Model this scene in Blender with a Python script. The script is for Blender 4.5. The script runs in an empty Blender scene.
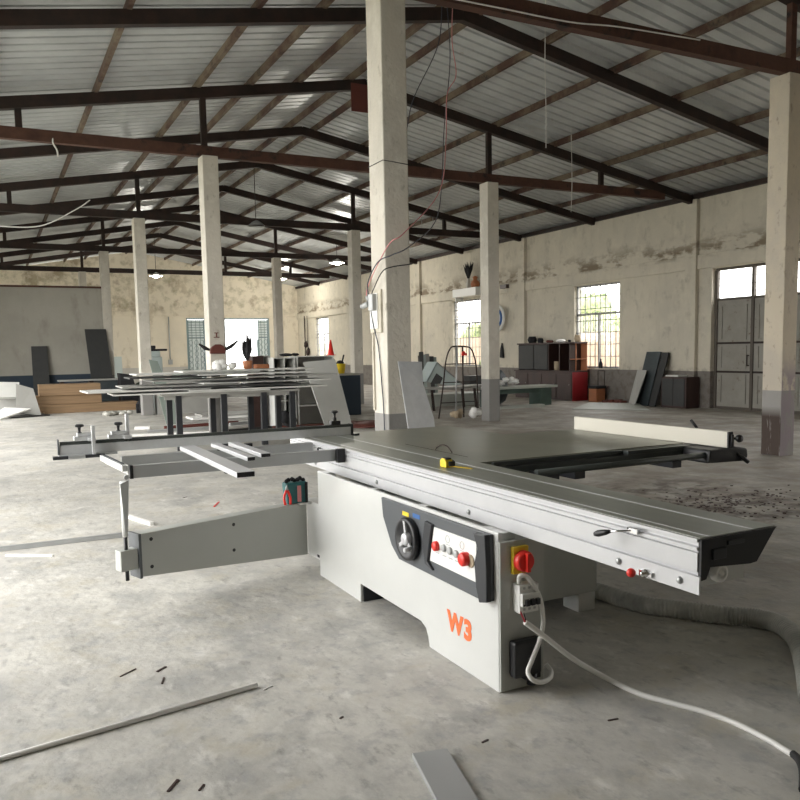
import bpy, math, random
from mathutils import Vector, Matrix
random.seed(7)
scene = bpy.context.scene
COL = scene.collection

# ------------------------------------------------------------------ camera
F_PX, CX, CY = 796.33, 400.0, 426.77
pit, rol, yaw = (math.radians(a) for a in (5.486, -1.085, 27.02))
EYE = Vector((0, 0, 1.5))
_fw = Vector((math.sin(yaw), math.cos(yaw), 0)); _rt = Vector((math.cos(yaw), -math.sin(yaw), 0)); _up = Vector((0, 0, 1))
CF = _fw * math.cos(pit) - _up * math.sin(pit)
_u = _fw * math.sin(pit) + _up * math.cos(pit)
CR = _rt * math.cos(rol) + _u * math.sin(rol)
CU = -_rt * math.sin(rol) + _u * math.cos(rol)
cam_d = bpy.data.cameras.new('camera'); cam = bpy.data.objects.new('camera', cam_d); COL.objects.link(cam)
m = Matrix((CR, CU, -CF)).transposed().to_4x4(); m.translation = EYE
cam.matrix_world = m
cam_d.sensor_fit = 'HORIZONTAL'; cam_d.sensor_width = 36; cam_d.lens = 36 * F_PX / 800
cam_d.shift_y = (CY - 400) / 800; cam_d.clip_start = .05; cam_d.clip_end = 300
scene.camera = cam

# ------------------------------------------------------------------ world, light, exposure
w = bpy.data.worlds.new('overcast_sky'); scene.world = w; w.use_nodes = True
nt = w.node_tree; bg = nt.nodes['Background']
bg.inputs[0].default_value = (1, .992, .968, 1); bg.inputs[1].default_value = 3.8
scene.view_settings.view_transform = 'Standard'; scene.view_settings.look = 'None'
scene.view_settings.gamma = 1; scene.view_settings.use_curve_mapping = False
scene.view_settings.exposure = 1.0
cyc = scene.cycles
cyc.max_bounces = 10; cyc.diffuse_bounces = 7; cyc.glossy_bounces = 3; cyc.transparent_max_bounces = 12
cyc.use_denoising = True; cyc.sample_clamp_indirect = 6
cyc.use_adaptive_sampling = False

def portal(loc, rot, sx, sy):
    l = bpy.data.lights.new('daylight_opening', 'AREA'); l.shape = 'RECTANGLE'; l.size = sx; l.size_y = sy
    l.cycles.is_portal = True
    o = bpy.data.objects.new('daylight_opening', l); COL.objects.link(o); o.location = loc; o.rotation_euler = rot
# (y centre, width, z0, z1) of the openings of the open left side, and x-range of the rear opening
LEFT_OPEN = [(6.3, 5.8, 0, 4.5), (13.9, 5.8, 0, 4.5), (20.7, 5.6, 0, 4.2), (32, 5.0, 0.9, 3.4), (38, 4.4, .9, 3.4)]
REAR_DOOR = (5.2, 7.6)
for yc, wd, z0, z1 in LEFT_OPEN:
    portal((-2.25, yc, (z0 + z1) / 2), (0, -math.pi / 2, 0), z1 - z0, wd)
portal((15.3, 3.4, 1.75), (0, math.pi / 2, 0), 3.5, 4.4)  # portal for the unseen doorway added in the right wall
for _y in (-3.0, 17.3, 24.1, 30.9, 37.9): portal((15.3, _y, 2.05), (0, math.pi / 2, 0), 2.3, 1.85)
portal((12.15, 41.75, 1.65), (-math.pi / 2, 0, 0), 2.4, 3.3)

# ------------------------------------------------------------------ helpers
def ray(px, py): return CF + CR * ((px - CX) / F_PX) - CU * ((py - CY) / F_PX)
def Px(px, py, X): d = ray(px, py); return EYE + d * ((X - EYE.x) / d.x)
def Py(px, py, Y): d = ray(px, py); return EYE + d * ((Y - EYE.y) / d.y)
def Pz(px, py, Z=0): d = ray(px, py); return EYE + d * ((Z - EYE.z) / d.z)

class M:
    def __init__(s): s.v = []; s.f = []; s.sm = []
    def add(s, vs, fs, smooth=False):
        b = len(s.v); s.v += [Vector(v) for v in vs]
        for f in fs: s.f.append([b + i for i in f]); s.sm.append(smooth)
        return s
    def box(s, x0, x1, y0, y1, z0, z1):
        v = [(x, y, z) for z in (z0, z1) for y in (y0, y1) for x in (x0, x1)]
        return s.add(v, [(0, 2, 3, 1), (4, 5, 7, 6), (0, 1, 5, 4), (2, 6, 7, 3), (0, 4, 6, 2), (1, 3, 7, 5)])
    def bar(s, p, q, wd, ht, up=(0, 0, 1)):
        p, q, up = Vector(p), Vector(q), Vector(up); d = (q - p).normalized()
        a = d.cross(up)
        if a.length < 1e-4: a = d.cross(Vector((0, 1, 0)))
        a.normalize(); b = a.cross(d)
        v = [c + a * (i * wd / 2) + b * (j * ht / 2) for c in (p, q) for j in (-1, 1) for i in (-1, 1)]
        return s.add(v, [(0, 1, 3, 2), (4, 6, 7, 5), (0, 4, 5, 1), (2, 3, 7, 6), (0, 2, 6, 4), (1, 5, 7, 3)])
    def prism(s, poly, axis, a, b):
        n = len(poly)
        def mk(p, t):
            return {'x': (t, p[0], p[1]), 'y': (p[0], t, p[1]), 'z': (p[0], p[1], t)}[axis]
        v = [mk(p, a) for p in poly] + [mk(p, b) for p in poly]
        return s.add(v, [list(range(n))[::-1], list(range(n, 2 * n))] + [(i, (i + 1) % n, n + (i + 1) % n, n + i) for i in range(n)])
    def slab(s, quad, t):
        q = [Vector(p) for p in quad]; n = (q[1] - q[0]).cross(q[-1] - q[0]).normalized() * t
        k = len(q); v = q + [p + n for p in q]
        return s.add(v, [list(range(k))[::-1], list(range(k, 2 * k))] + [(i, (i + 1) % k, k + (i + 1) % k, k + i) for i in range(k)])
    def tube(s, pts, r, n=8, cap=True):
        pts = [Vector(p) for p in pts]; k = len(pts); rr = r if isinstance(r, (list, tuple)) else [r] * k
        vs = []; prev = None
        for i, p in enumerate(pts):
            d = (pts[min(i + 1, k - 1)] - pts[max(i - 1, 0)]).normalized()
            if prev is None:
                a = d.cross(Vector((0, 0, 1)))
                if a.length < 1e-3: a = d.cross(Vector((0, 1, 0)))
            else: a = prev - d * prev.dot(d)
            a.normalize(); prev = a; b = d.cross(a)
            vs += [p + (a * math.cos(t) + b * math.sin(t)) * rr[i] for t in (2 * math.pi * j / n for j in range(n))]
        fs = [(i * n + j, i * n + (j + 1) % n, (i + 1) * n + (j + 1) % n, (i + 1) * n + j) for i in range(k - 1) for j in range(n)]
        s.add(vs, fs, True)
        if cap:
            b = len(s.v) - k * n
            s.f.append([b + j for j in range(n)][::-1]); s.sm.append(False)
            s.f.append([b + (k - 1) * n + j for j in range(n)]); s.sm.append(False)
        return s
    def cyl(s, p, q, r, n=16, r2=None): return s.tube([p, q], [r, r if r2 is None else r2], n)
    def lathe(s, c, prof, n=20, axis='z'):
        c = Vector(c)
        def mk(r, h, t):
            a, b = r * math.cos(t), r * math.sin(t)
            return c + Vector({'z': (a, b, h), 'x': (h, a, b), 'y': (b, h, a)}[axis])
        vs = [mk(r, h, 2 * math.pi * j / n) for r, h in prof for j in range(n)]
        fs = [(i * n + j, i * n + (j + 1) % n, (i + 1) * n + (j + 1) % n, (i + 1) * n + j) for i in range(len(prof) - 1) for j in range(n)]
        return s.add(vs, fs, True)
    def ball(s, c, rx, ry=None, rz=None, n=14, k=8, jit=0):
        ry = rx if ry is None else ry; rz = rx if rz is None else rz; c = Vector(c)
        vs = []
        for i in range(k + 1):
            ph = math.pi * i / k
            for j in range(n):
                t = 2 * math.pi * j / n; g = 1 + (random.uniform(-jit, jit) if jit else 0)
                vs.append(c + Vector((rx * math.sin(ph) * math.cos(t), ry * math.sin(ph) * math.sin(t), rz * math.cos(ph))) * g)
        return s.add(vs, [(i * n + j, (i + 1) * n + j, (i + 1) * n + (j + 1) % n, i * n + (j + 1) % n) for i in range(k) for j in range(n)], True)

WORG = {}
def obj(name, mb, mat, parent=None, bevel=0, origin=None):
    if parent is not None: org = WORG[parent.name]
    elif origin is not None: org = Vector(origin)
    else:
        xs = [v.x for v in mb.v]; ys = [v.y for v in mb.v]; zs = [v.z for v in mb.v]
        org = Vector(((min(xs) + max(xs)) / 2, (min(ys) + max(ys)) / 2, min(zs)))
    me = bpy.data.meshes.new(name); me.from_pydata([v - org for v in mb.v], [], mb.f); me.update()
    me.polygons.foreach_set('use_smooth', mb.sm)
    me.materials.append(MAT[mat] if isinstance(mat, str) else mat)
    o = bpy.data.objects.new(name, me); COL.objects.link(o)
    if parent is not None: o.parent = parent
    else: o.location = org
    WORG[o.name] = org
    if bevel:
        b = o.modifiers.new('bevel', 'BEVEL'); b.width = bevel; b.segments = 2; b.limit_method = 'ANGLE'; b.angle_limit = math.radians(40)
    return o
def thing(name, label, cat, loc=(0, 0, 0), group=None):
    o = bpy.data.objects.new(name, None); COL.objects.link(o); o.location = loc; o.empty_display_size = .1
    WORG[o.name] = Vector(loc); o['label'] = label; o['category'] = cat
    if group: o['group'] = group
    return o
def tag(o, label, cat, group=None):
    o['label'] = label; o['category'] = cat
    if group: o['group'] = group
    return o
def struct(name, mb, mat, parent=None, bevel=0):
    o = obj(name, mb, mat, parent, bevel)
    if parent is None: o['kind'] = 'structure'
    return o
def curve(pts, n=8):
    P = [Vector(p) for p in pts]; P = [P[0]] + P + [P[-1]]; out = []
    for i in range(1, len(P) - 2):
        a, b, c, d = P[i - 1], P[i], P[i + 1], P[i + 2]
        for k in range(n):
            t = k / n
            out.append(.5 * ((2 * b) + (c - a) * t + (2 * a - 5 * b + 4 * c - d) * t * t + (3 * b - a - 3 * c + d) * t ** 3))
    out.append(P[-2]); return out

# ------------------------------------------------------------------ materials
MAT = {}
def mat(name, c, rough=.6, metal=0, c2=None, scale=4, amt=.5, c3=None, s3=1.2, t3=.55, bump=0, bs=30, stretch=None, emit=None, coat=0):
    mt = bpy.data.materials.new(name); mt.use_nodes = True; t = mt.node_tree; b = t.nodes['Principled BSDF']
    N = t.nodes.new; L = t.links.new
    b.inputs['Roughness'].default_value = rough; b.inputs['Metallic'].default_value = metal
    b.inputs['Coat Weight'].default_value = coat
    c = (*c, 1); b.inputs['Base Color'].default_value = c
    if c2 or c3 or bump:
        geo = N('ShaderNodeNewGeometry'); vec = geo.outputs['Position']
        if stretch:
            mp = N('ShaderNodeMapping'); mp.inputs['Scale'].default_value = stretch; L(vec, mp.inputs[0]); vec = mp.outputs[0]
    col = None
    if c2:
        n = N('ShaderNodeTexNoise'); n.inputs['Scale'].default_value = scale; n.inputs['Detail'].default_value = 6; n.inputs['Roughness'].default_value = .65; L(vec, n.inputs['Vector'])
        r = N('ShaderNodeValToRGB'); r.color_ramp.elements[0].position = .5 - .28 * (1.2 - amt); r.color_ramp.elements[1].position = .5 + .28 * (1.2 - amt)
        r.color_ramp.elements[0].color = c; r.color_ramp.elements[1].color = (*c2, 1); L(n.outputs['Fac'], r.inputs[0]); col = r.outputs[0]
    if c3:
        n = N('ShaderNodeTexNoise'); n.inputs['Scale'].default_value = s3; n.inputs['Detail'].default_value = 8; n.inputs['Roughness'].default_value = .7; L(vec, n.inputs['Vector'])
        r = N('ShaderNodeValToRGB'); r.color_ramp.elements[0].position = t3; r.color_ramp.elements[1].position = t3 + .1; L(n.outputs['Fac'], r.inputs[0])
        mx = N('ShaderNodeMix'); mx.data_type = 'RGBA'; L(r.outputs[0], mx.inputs[0])
        if col: L(col, mx.inputs[6])
        else: mx.inputs[6].default_value = c
        mx.inputs[7].default_value = (*c3, 1); col = mx.outputs[2]
    if col: L(col, b.inputs['Base Color'])
    if bump:
        n = N('ShaderNodeTexNoise'); n.inputs['Scale'].default_value = bs; n.inputs['Detail'].default_value = 5; L(vec, n.inputs['Vector'])
        bp = N('ShaderNodeBump'); bp.inputs['Strength'].default_value = bump; bp.inputs['Distance'].default_value = .02; L(n.outputs['Fac'], bp.inputs['Height']); L(bp.outputs[0], b.inputs['Normal'])
    if emit:
        b.inputs['Emission Color'].default_value = (1, .98, .92, 1); b.inputs['Emission Strength'].default_value = emit
    MAT[name] = mt; return mt

def layered(name, base, rough, layers, bump=.2, bs=40, spec=.5):
    """base colour, then layers: (colour, noise scale, lo, hi, strength, stretch, (axis, a, b, c, d) band or None, detail)"""
    mt = bpy.data.materials.new(name); mt.use_nodes = True; t = mt.node_tree; b = t.nodes['Principled BSDF']; N = t.nodes.new; L = t.links.new
    b.inputs['Roughness'].default_value = rough; b.inputs['Specular IOR Level'].default_value = spec
    geo = N('ShaderNodeNewGeometry'); sep = N('ShaderNodeSeparateXYZ'); L(geo.outputs['Position'], sep.inputs[0])
    cur = N('ShaderNodeRGB').outputs[0]; cur.default_value = (*base, 1)
    for i, (c, sc, lo, hi, st, stretch, bands) in enumerate(layers):
        fac = None
        if sc:
            mp = N('ShaderNodeMapping'); mp.inputs['Scale'].default_value = stretch or (1, 1, 1); mp.inputs['Location'].default_value = (i * 7.3, i * 3.1, i); L(geo.outputs['Position'], mp.inputs[0])
            n = N('ShaderNodeTexNoise'); n.inputs['Scale'].default_value = sc; n.inputs['Detail'].default_value = 8; n.inputs['Roughness'].default_value = .65; L(mp.outputs[0], n.inputs['Vector'])
            mr = N('ShaderNodeMapRange'); mr.inputs[1].default_value = lo; mr.inputs[2].default_value = hi; L(n.outputs['Fac'], mr.inputs[0]); fac = mr.outputs[0]
        for (ax, a, bb, cc, d) in (bands or []):
            m1 = N('ShaderNodeMapRange'); m1.inputs[1].default_value = a; m1.inputs[2].default_value = bb; L(sep.outputs[ax], m1.inputs[0])
            m2 = N('ShaderNodeMapRange'); m2.inputs[1].default_value = cc; m2.inputs[2].default_value = d; m2.inputs[3].default_value = 1; m2.inputs[4].default_value = 0; L(sep.outputs[ax], m2.inputs[0])
            mu = N('ShaderNodeMath'); mu.operation = 'MULTIPLY'; L(m1.outputs[0], mu.inputs[0]); L(m2.outputs[0], mu.inputs[1])
            if fac is None: fac = mu.outputs[0]
            else:
                m3 = N('ShaderNodeMath'); m3.operation = 'MULTIPLY'; L(fac, m3.inputs[0]); L(mu.outputs[0], m3.inputs[1]); fac = m3.outputs[0]
        ms = N('ShaderNodeMath'); ms.operation = 'MULTIPLY'; L(fac, ms.inputs[0]); ms.inputs[1].default_value = st
        mx = N('ShaderNodeMix'); mx.data_type = 'RGBA'; L(ms.outputs[0], mx.inputs[0]); L(cur, mx.inputs[6]); mx.inputs[7].default_value = (*c, 1); cur = mx.outputs[2]
    L(cur, b.inputs['Base Color'])
    n = N('ShaderNodeTexNoise'); n.inputs['Scale'].default_value = bs; n.inputs['Detail'].default_value = 6; L(geo.outputs['Position'], n.inputs['Vector'])
    bp = N('ShaderNodeBump'); bp.inputs['Strength'].default_value = bump; bp.inputs['Distance'].default_value = .02; L(n.outputs['Fac'], bp.inputs['Height']); L(bp.outputs[0], b.inputs['Normal'])
    MAT[name] = mt; return mt

Z, XA, YA = 2, 0, 1
layered('floor', (.47, .455, .42), .62, [
    ((.62, .60, .55), 1.1, .42, .62, .8, (1, 1, 1), None),
    ((.33, .325, .31), 2.6, .49, .66, .75, (1, .7, 1), None),
    ((.46, .42, .33), 3.7, .52, .68, .6, (1, 1, 1), None),
    ((.72, .70, .66), 7, .56, .70, .7, (1, .6, 1), None),
    ((.24, .20, .16), 1.6, .32, .58, .8, (1, 1, 1), [(XA, 3.2, 5.0, 40, 50), (YA, 1.0, 2.5, 30, 40)]),
    ((.08, .06, .045), 4, .44, .60, .9, (1, 1, 1), [(XA, 4.3, 4.9, 6.6, 7.4), (YA, 4.0, 4.6, 6.2, 7.2)]),
    ((.22, .21, .20), 14, .56, .70, .65, (1, .5, 1), None),
    ((.30, .30, .31), 9, .52, .64, .45, (1, 1, 1), [(YA, -2, 0, 4.5, 7)])], bump=.35, bs=14)
layered('plaster', (.60, .55, .45), .9, [
    ((.51, .475, .40), .7, .4, .65, .8, (1, 1, 1), None),
    ((.66, .61, .50), 2.4, .5, .7, .7, (1, 1, 1), None),
    ((.16, .115, .07), 2.4, .46, .56, .85, (1, .5, 1.2), [(Z, 3.5, 3.62, 3.72, 4.15)]),
    ((.18, .16, .12), 3, .56, .74, .5, (1, 1, .8), None),
    ((.40, .36, .29), 4, .54, .76, .45, (1.2, 1.2, .3), None),
    ((.15, .135, .125), 0, 0, 1, .88, None, [(Z, -1, -.5, .87, .875)]),
    ((.13, .11, .09), 6, .48, .62, .7, (1, 1, 1), [(Z, -1, -.5, .8, 1.0)])], bump=.25, bs=18)
layered('plaster_back', (.76, .69, .56), .9, [
    ((.68, .62, .51), 1.0, .4, .65, .8, (1, 1, 1), None),
    ((.30, .24, .16), .9, .53, .64, .85, (1, 1, 1), [(Z, 3.2, 3.9, 6, 7)]),
    ((.36, .33, .22), 2.6, .50, .66, .7, (1, 1, 1), [(Z, 3.4, 3.8, 6, 7)]),
    ((.48, .41, .30), 1.6, .56, .64, .6, (1, 1, .6), None),
    ((.42, .42, .42), 0, 0, 1, .7, None, [(Z, -1, -.5, .87, .875)])], bump=.2, bs=14)
layered('partition_plaster', (.36, .345, .30), .9, [
    ((.42, .40, .35), .8, .4, .6, .7, (1, 1, 1), None),
    ((.26, .24, .2), 2.4, .56, .72, .6, (1, 1, .4), None),
    ((.035, .05, .07), 0, 0, 1, 1, None, [(Z, -1, -.5, .93, .94)])], bump=.2)
layered('column_concrete', (.60, .56, .49), .88, [
    ((.50, .47, .41), 1.6, .42, .62, .8, (1, 1, .7), None),
    ((.70, .67, .60), 5, .52, .7, .6, (1, 1, 1), None),
    ((.30, .27, .22), 9, .60, .72, .8, (1, 1, .6), None),
    ((.22, .215, .21), 0, 0, 1, .9, None, [(Z, -1, -.5, .87, .875)])], bump=.35, bs=22)
layered('column_stained', (.60, .53, .42), .88, [
    ((.50, .45, .38), 1.6, .42, .62, .8, (1, 1, .7), None),
    ((.30, .24, .18), 9, .58, .70, .8, (1, 1, .6), None),
    ((.27, .265, .26), 0, 0, 1, .9, None, [(Z, -1, -.5, .87, .875)]),
    ((.30, .25, .28), 6, .42, .5, .8, (1, 1, .5), [(Z, -1, -.5, 1.05, 1.3), (YA, 6, 6.5, 7.052, 7.056)]),
    ((.05, .032, .024), 6, .36, .42, .95, (1, 2.2, .22), [(Z, -1, -.5, .52, .66), (XA, 9, 9.1, 9.252, 9.256)])], bump=.35, bs=22)
mat('roof_sheet', (.60, .625, .63), .42, .3, c2=(.47, .49, .50), scale=1.2, amt=.6, c3=(.30, .24, .18), s3=1.4, t3=.66)
mat('rust_steel', (.065, .028, .02), .7, .2, c2=(.115, .052, .034), scale=5, amt=.5, c3=(.02, .016, .015), s3=2.5, t3=.55, bump=.2)
mat('dark_steel', (.016, .012, .010), .65, .2, c2=(.04, .02, .015), scale=4, amt=.6, bump=.1)
mat('purlin_steel', (.07, .033, .024), .75, .1, c2=(.17, .13, .09), scale=1.6, amt=.9, c3=(.03, .022, .02), s3=2.2, t3=.56)
mat('machine_white', (.64, .645, .625), .35, 0, c2=(.585, .59, .575), scale=2, amt=.3, coat=.2)
mat('machine_grey', (.45, .46, .43), .45, 0, c2=(.41, .42, .395), scale=2, amt=.3)
mat('panel_dark', (.085, .092, .10), .42)
mat('panel_black', (.025, .027, .032), .38)
mat('black_plastic', (.012, .012, .014), .42)
mat('rubber', (.02, .02, .02), .7)
mat('cast_iron', (.20, .205, .165), .36, .45, c2=(.25, .25, .20), scale=3, amt=.5, c3=(.20, .165, .10), s3=2.2, t3=.60)
mat('table_alu', (.30, .31, .265), .42, .4, c2=(.25, .26, .225), scale=3, amt=.5, stretch=(6, .5, 1))
mat('alu', (.68, .69, .70), .38, .55, c2=(.60, .61, .62), scale=8, amt=.4, stretch=(3, .5, 3))
mat('alu_white', (.62, .62, .635), .34, .2, c2=(.56, .565, .58), scale=6, amt=.3)
mat('alu_grey', (.42, .43, .43), .4, .5)
mat('chrome', (.7, .7, .7), .15, 1)
mat('dark_alu', (.09, .10, .095), .4, .6)
mat('fence_cream', (.60, .57, .49), .4, .1)
mat('red', (.75, .03, .02), .35)
mat('orange', (.88, .16, .04), .5)
mat('yellow', (.85, .62, .03), .45)
mat('blue', (.03, .12, .35), .45)
mat('teal', (.02, .13, .13), .55, c2=(.015, .09, .10), scale=10)
mat('white_plastic', (.80, .80, .78), .35)
mat('grey_plastic', (.42, .43, .43), .4)
mat('cable_white', (.74, .73, .70), .45)
mat('hose', (.54, .54, .50), .45, c2=(.28, .28, .26), scale=6)
mat('hose_ring', (.50, .49, .44), .4)
mat('melamine', (.66, .66, .63), .5, c2=(.60, .60, .57), scale=3)
mat('melamine_grey', (.36, .355, .33), .55, c2=(.32, .315, .295), scale=3)
mat('melamine_dark', (.035, .035, .035), .45)
mat('board_dark', (.03, .032, .033), .6, c2=(.042, .042, .04), scale=4)
mat('board_blue', (.055, .07, .075), .5, c2=(.04, .05, .055), scale=4)
mat('plywood', (.31, .20, .11), .7, c2=(.22, .14, .075), scale=2, amt=.6, stretch=(.5, .5, 10))
mat('wood_dark', (.055, .025, .02), .45, c2=(.035, .018, .015), scale=5, stretch=(1, 1, .3))
mat('wood_red_lit', (.30, .015, .02), .4, c2=(.22, .012, .015), scale=4)  # sideboard end only, window light painted into the red
mat('wood_orange', (.42, .16, .07), .6)
mat('bench_green', (.07, .11, .09), .6, c2=(.05, .08, .065), scale=5)
mat('bench_top', (.46, .48, .44), .55, c2=(.4, .42, .38), scale=4)
mat('paper', (.80, .79, .76), .8)
mat('cloth_black', (.018, .018, .02), .9)
mat('leaf_dark', (.03, .05, .025), .6, c2=(.02, .035, .018), scale=30)
mat('leaf', (.26, .31, .14), .6, c2=(.36, .42, .20), scale=3, c3=(.05, .10, .02), s3=6, t3=.5)
mat('ground', (.36, .35, .31), .9, c2=(.28, .29, .22), scale=.8)
mat('brick', (.62, .45, .36), .9, c2=(.72, .62, .52), scale=6)
mat('door_metal', (.30, .285, .25), .6, c2=(.24, .225, .195), scale=3, c3=(.13, .09, .06), s3=4, t3=.6)
mat('dark_door_frame', (.085, .07, .055), .6)
mat('window_metal', (.33, .33, .32), .5)
mat('gate_metal', (.22, .30, .31), .5)
mat('gate_panel', (.78, .84, .84), .6)
mat('red_wire', (.40, .03, .05), .5)
mat('pink_wire', (.62, .25, .25), .5)
mat('blue_wire', (.035, .04, .06), .5)
mat('lamp_glow', (1, 1, 1), .5, emit=26)
mat('blue_pale', (.42, .48, .47), .6)
mat('tarp_green', (.22, .26, .23), .6)
mat('cardboard', (.45, .36, .25), .8)
mat('brown_red', (.13, .035, .025), .6)
mat('shiny_sheet', (.80, .82, .86), .32, .55, c2=(.62, .64, .68), scale=5, amt=.4)
g = bpy.data.materials.new('pane_glass'); g.use_nodes = True; t = g.node_tree; t.nodes.remove(t.nodes['Principled BSDF'])
tr = t.nodes.new('ShaderNodeBsdfTransparent'); gl = t.nodes.new('ShaderNodeBsdfGlossy'); gl.inputs['Roughness'].default_value = .05
mx = t.nodes.new('ShaderNodeMixShader'); mx.inputs[0].default_value = .06
t.links.new(tr.outputs[0], mx.inputs[1]); t.links.new(gl.outputs[0], mx.inputs[2]); t.links.new(mx.outputs[0], t.nodes['Material Output'].inputs[0])
MAT['pane_glass'] = g

# ------------------------------------------------------------------ structure
XL, XR, YR, YB, RX, RZ = -2.0, 15.0, -6.0, 41.4, 6.5, 6.62
def roof_z(x): return RZ - (.183 if x > RX else .174) * abs(x - RX)
struct('floor', M().box(XL - .3, XR + .25, YR - .25, YB + .25, -.2, 0), 'floor')
struct('ground', M().box(-60, 70, -60, 100, -.4, -.21), 'ground')
def wall(name, axis, a, b, lo, hi, top, holes, mt):
    """axis 'x': wall plane spans y lo..hi between x=a..b"""
    us = sorted({lo, hi, *[h[0] for h in holes], *[h[1] for h in holes]}); zs = sorted({0, top, *[h[2] for h in holes], *[h[3] for h in holes]})
    mb = M()
    for i in range(len(us) - 1):
        runs = []
        for j in range(len(zs) - 1):
            cu, cz = (us[i] + us[i + 1]) / 2, (zs[j] + zs[j + 1]) / 2
            if any(h[0] < cu < h[1] and h[2] < cz < h[3] for h in holes): continue
            if runs and abs(runs[-1][1] - zs[j]) < 1e-6: runs[-1][1] = zs[j + 1]
            else: runs.append([zs[j], zs[j + 1]])
        for z0, z1 in runs:
            if axis == 'x': mb.box(a, b, us[i], us[i + 1], z0, z1)
            else: mb.box(us[i], us[i + 1], a, b, z0, z1)
    return mb
WIN = [(-3.9, -2.05), (16.4, 18.27), (23.2, 25.05), (30.0, 31.85), (37.0, 38.85)]  # first window is out of view, added for light from the right rear
holesR = [(y0, y1, .90, 3.22) for y0, y1 in WIN] + [(9.25, 13.35, 0, 3.25), (1.2, 5.6, 0, 3.5)]  # last hole is an unseen doorway, added to brighten right floor and hose
struct('wall_right', wall('r', 'x', XR, XR + .24, YR, YB, roof_z(XR) - .03, holesR, 'plaster'), 'plaster')
struct('wall_left', wall('l', 'x', XL - .24, XL, YR, YB, roof_z(XL) - .03, [(yc - wd / 2, yc + wd / 2, z0, z1) for yc, wd, z0, z1 in LEFT_OPEN], 'plaster'), 'plaster')
wb = wall('b', 'y', YB, YB + .24, XL, XR, 4.9, [(10.95, 13.35, 0, 3.3), (9.0, 9.95, 0.02, 3.3)], 'plaster_back')
wb.prism([(XL, 4.9), (XR, 4.9), (XR, roof_z(XR) - .03), (RX, RZ - .03), (XL, roof_z(XL) - .03)], 'y', YB, YB + .24)
struct('wall_back', wb, 'plaster_back')
wr = wall('f', 'y', YR - .24, YR, XL, XR, 4.9, [], 'plaster')
wr.prism([(XL, 4.9), (XR, 4.9), (XR, roof_z(XR) - .03), (RX, RZ - .03), (XL, roof_z(XL) - .03)], 'y', YR - .24, YR)
struct('wall_rear', wr, 'plaster')
# corrugated roof, ribs running down the slope
def corrugated(x0, x1):
    mb = M(); y = YR - .2; P = .26; prof = []
    while y < YB + .3:
        prof += [(y, 0), (y + .17, 0), (y + .185, .055), (y + .225, .055), (y + .24, 0)]; y += P
    vs = []
    for yy, dz in prof: vs += [(x0, yy, roof_z(x0) + dz), (x1, yy, roof_z(x1) + dz)]
    return mb.add(vs, [(2 * i, 2 * i + 1, 2 * i + 3, 2 * i + 2) for i in range(len(prof) - 1)])
struct('ceiling', corrugated(RX, XR + .5), 'roof_sheet')
struct('ceiling.001', corrugated(XL - .5, RX), 'roof_sheet')
struct('trim_1', M().box(XR - .06, XR, YR, YB, 3.27, 3.60), 'plaster', bevel=.01)
struct('trim_2', M().box(XL, XR - .06, YB - .06, YB, 3.45, 3.68), 'plaster_back', bevel=.01)
struct('trim_3', M().box(XR - .10, XR, YR, YB, roof_z(XR) - .16, roof_z(XR) - .05), 'dark_steel')
n = 4
for y in (7.1, 13.9, 20.7, 27.5, 34.3):
    struct('trim_%d' % n, M().box(XR - .11, XR, y - .17, y + .17, 0, roof_z(XR) - .17), 'plaster', bevel=.01); n += 1
struct('wall_partition', M().box(XL, 3.32, 27.45, 27.6, 0, 3.66), 'partition_plaster')
struct('trim_9', M().box(XL, 3.32, 27.43, 27.62, 3.66, 3.72), 'rust_steel')

# ------------------------------------------------------------------ windows and doors
for k, (y0, y1) in enumerate(WIN):
    z0, z1 = .90, 3.22; ymid = (y0 + y1) / 2; zt = 2.38
    fr = M(); x0, x1 = XR + .10, XR + .16
    for (a, b, c, d) in ((y0, y0 + .05, z0, z1), (y1 - .05, y1, z0, z1), (y0, y1, z0, z0 + .05), (y0, y1, z1 - .05, z1), (y0, y1, zt, zt + .06), (ymid - .03, ymid + .03, z0, zt)):
        fr.box(x0, x1, a, b, c, d)
    wn = struct('window_%d' % (k + 1), fr, 'window_metal')
    bars = M()
    for i in range(1, 9): yy = y0 + (y1 - y0) * i / 9; bars.cyl((XR + .07, yy, z0), (XR + .07, yy, z1), .013, 6)
    for i in range(1, 7): zz = z0 + (z1 - z0) * i / 7; bars.cyl((XR + .07, y0, zz), (XR + .07, y1, zz), .012, 6)
    obj('security_bars', bars, 'window_metal', wn)
    obj('pane', M().box(XR + .125, XR + .131, y0 + .05, y1 - .05, z0 + .05, z1 - .05), 'pane_glass', wn)
    struct('trim_%d' % (10 + k), M().box(XR - .04, XR + .24, y0, y1, z0 - .05, z0), 'plaster')
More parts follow.
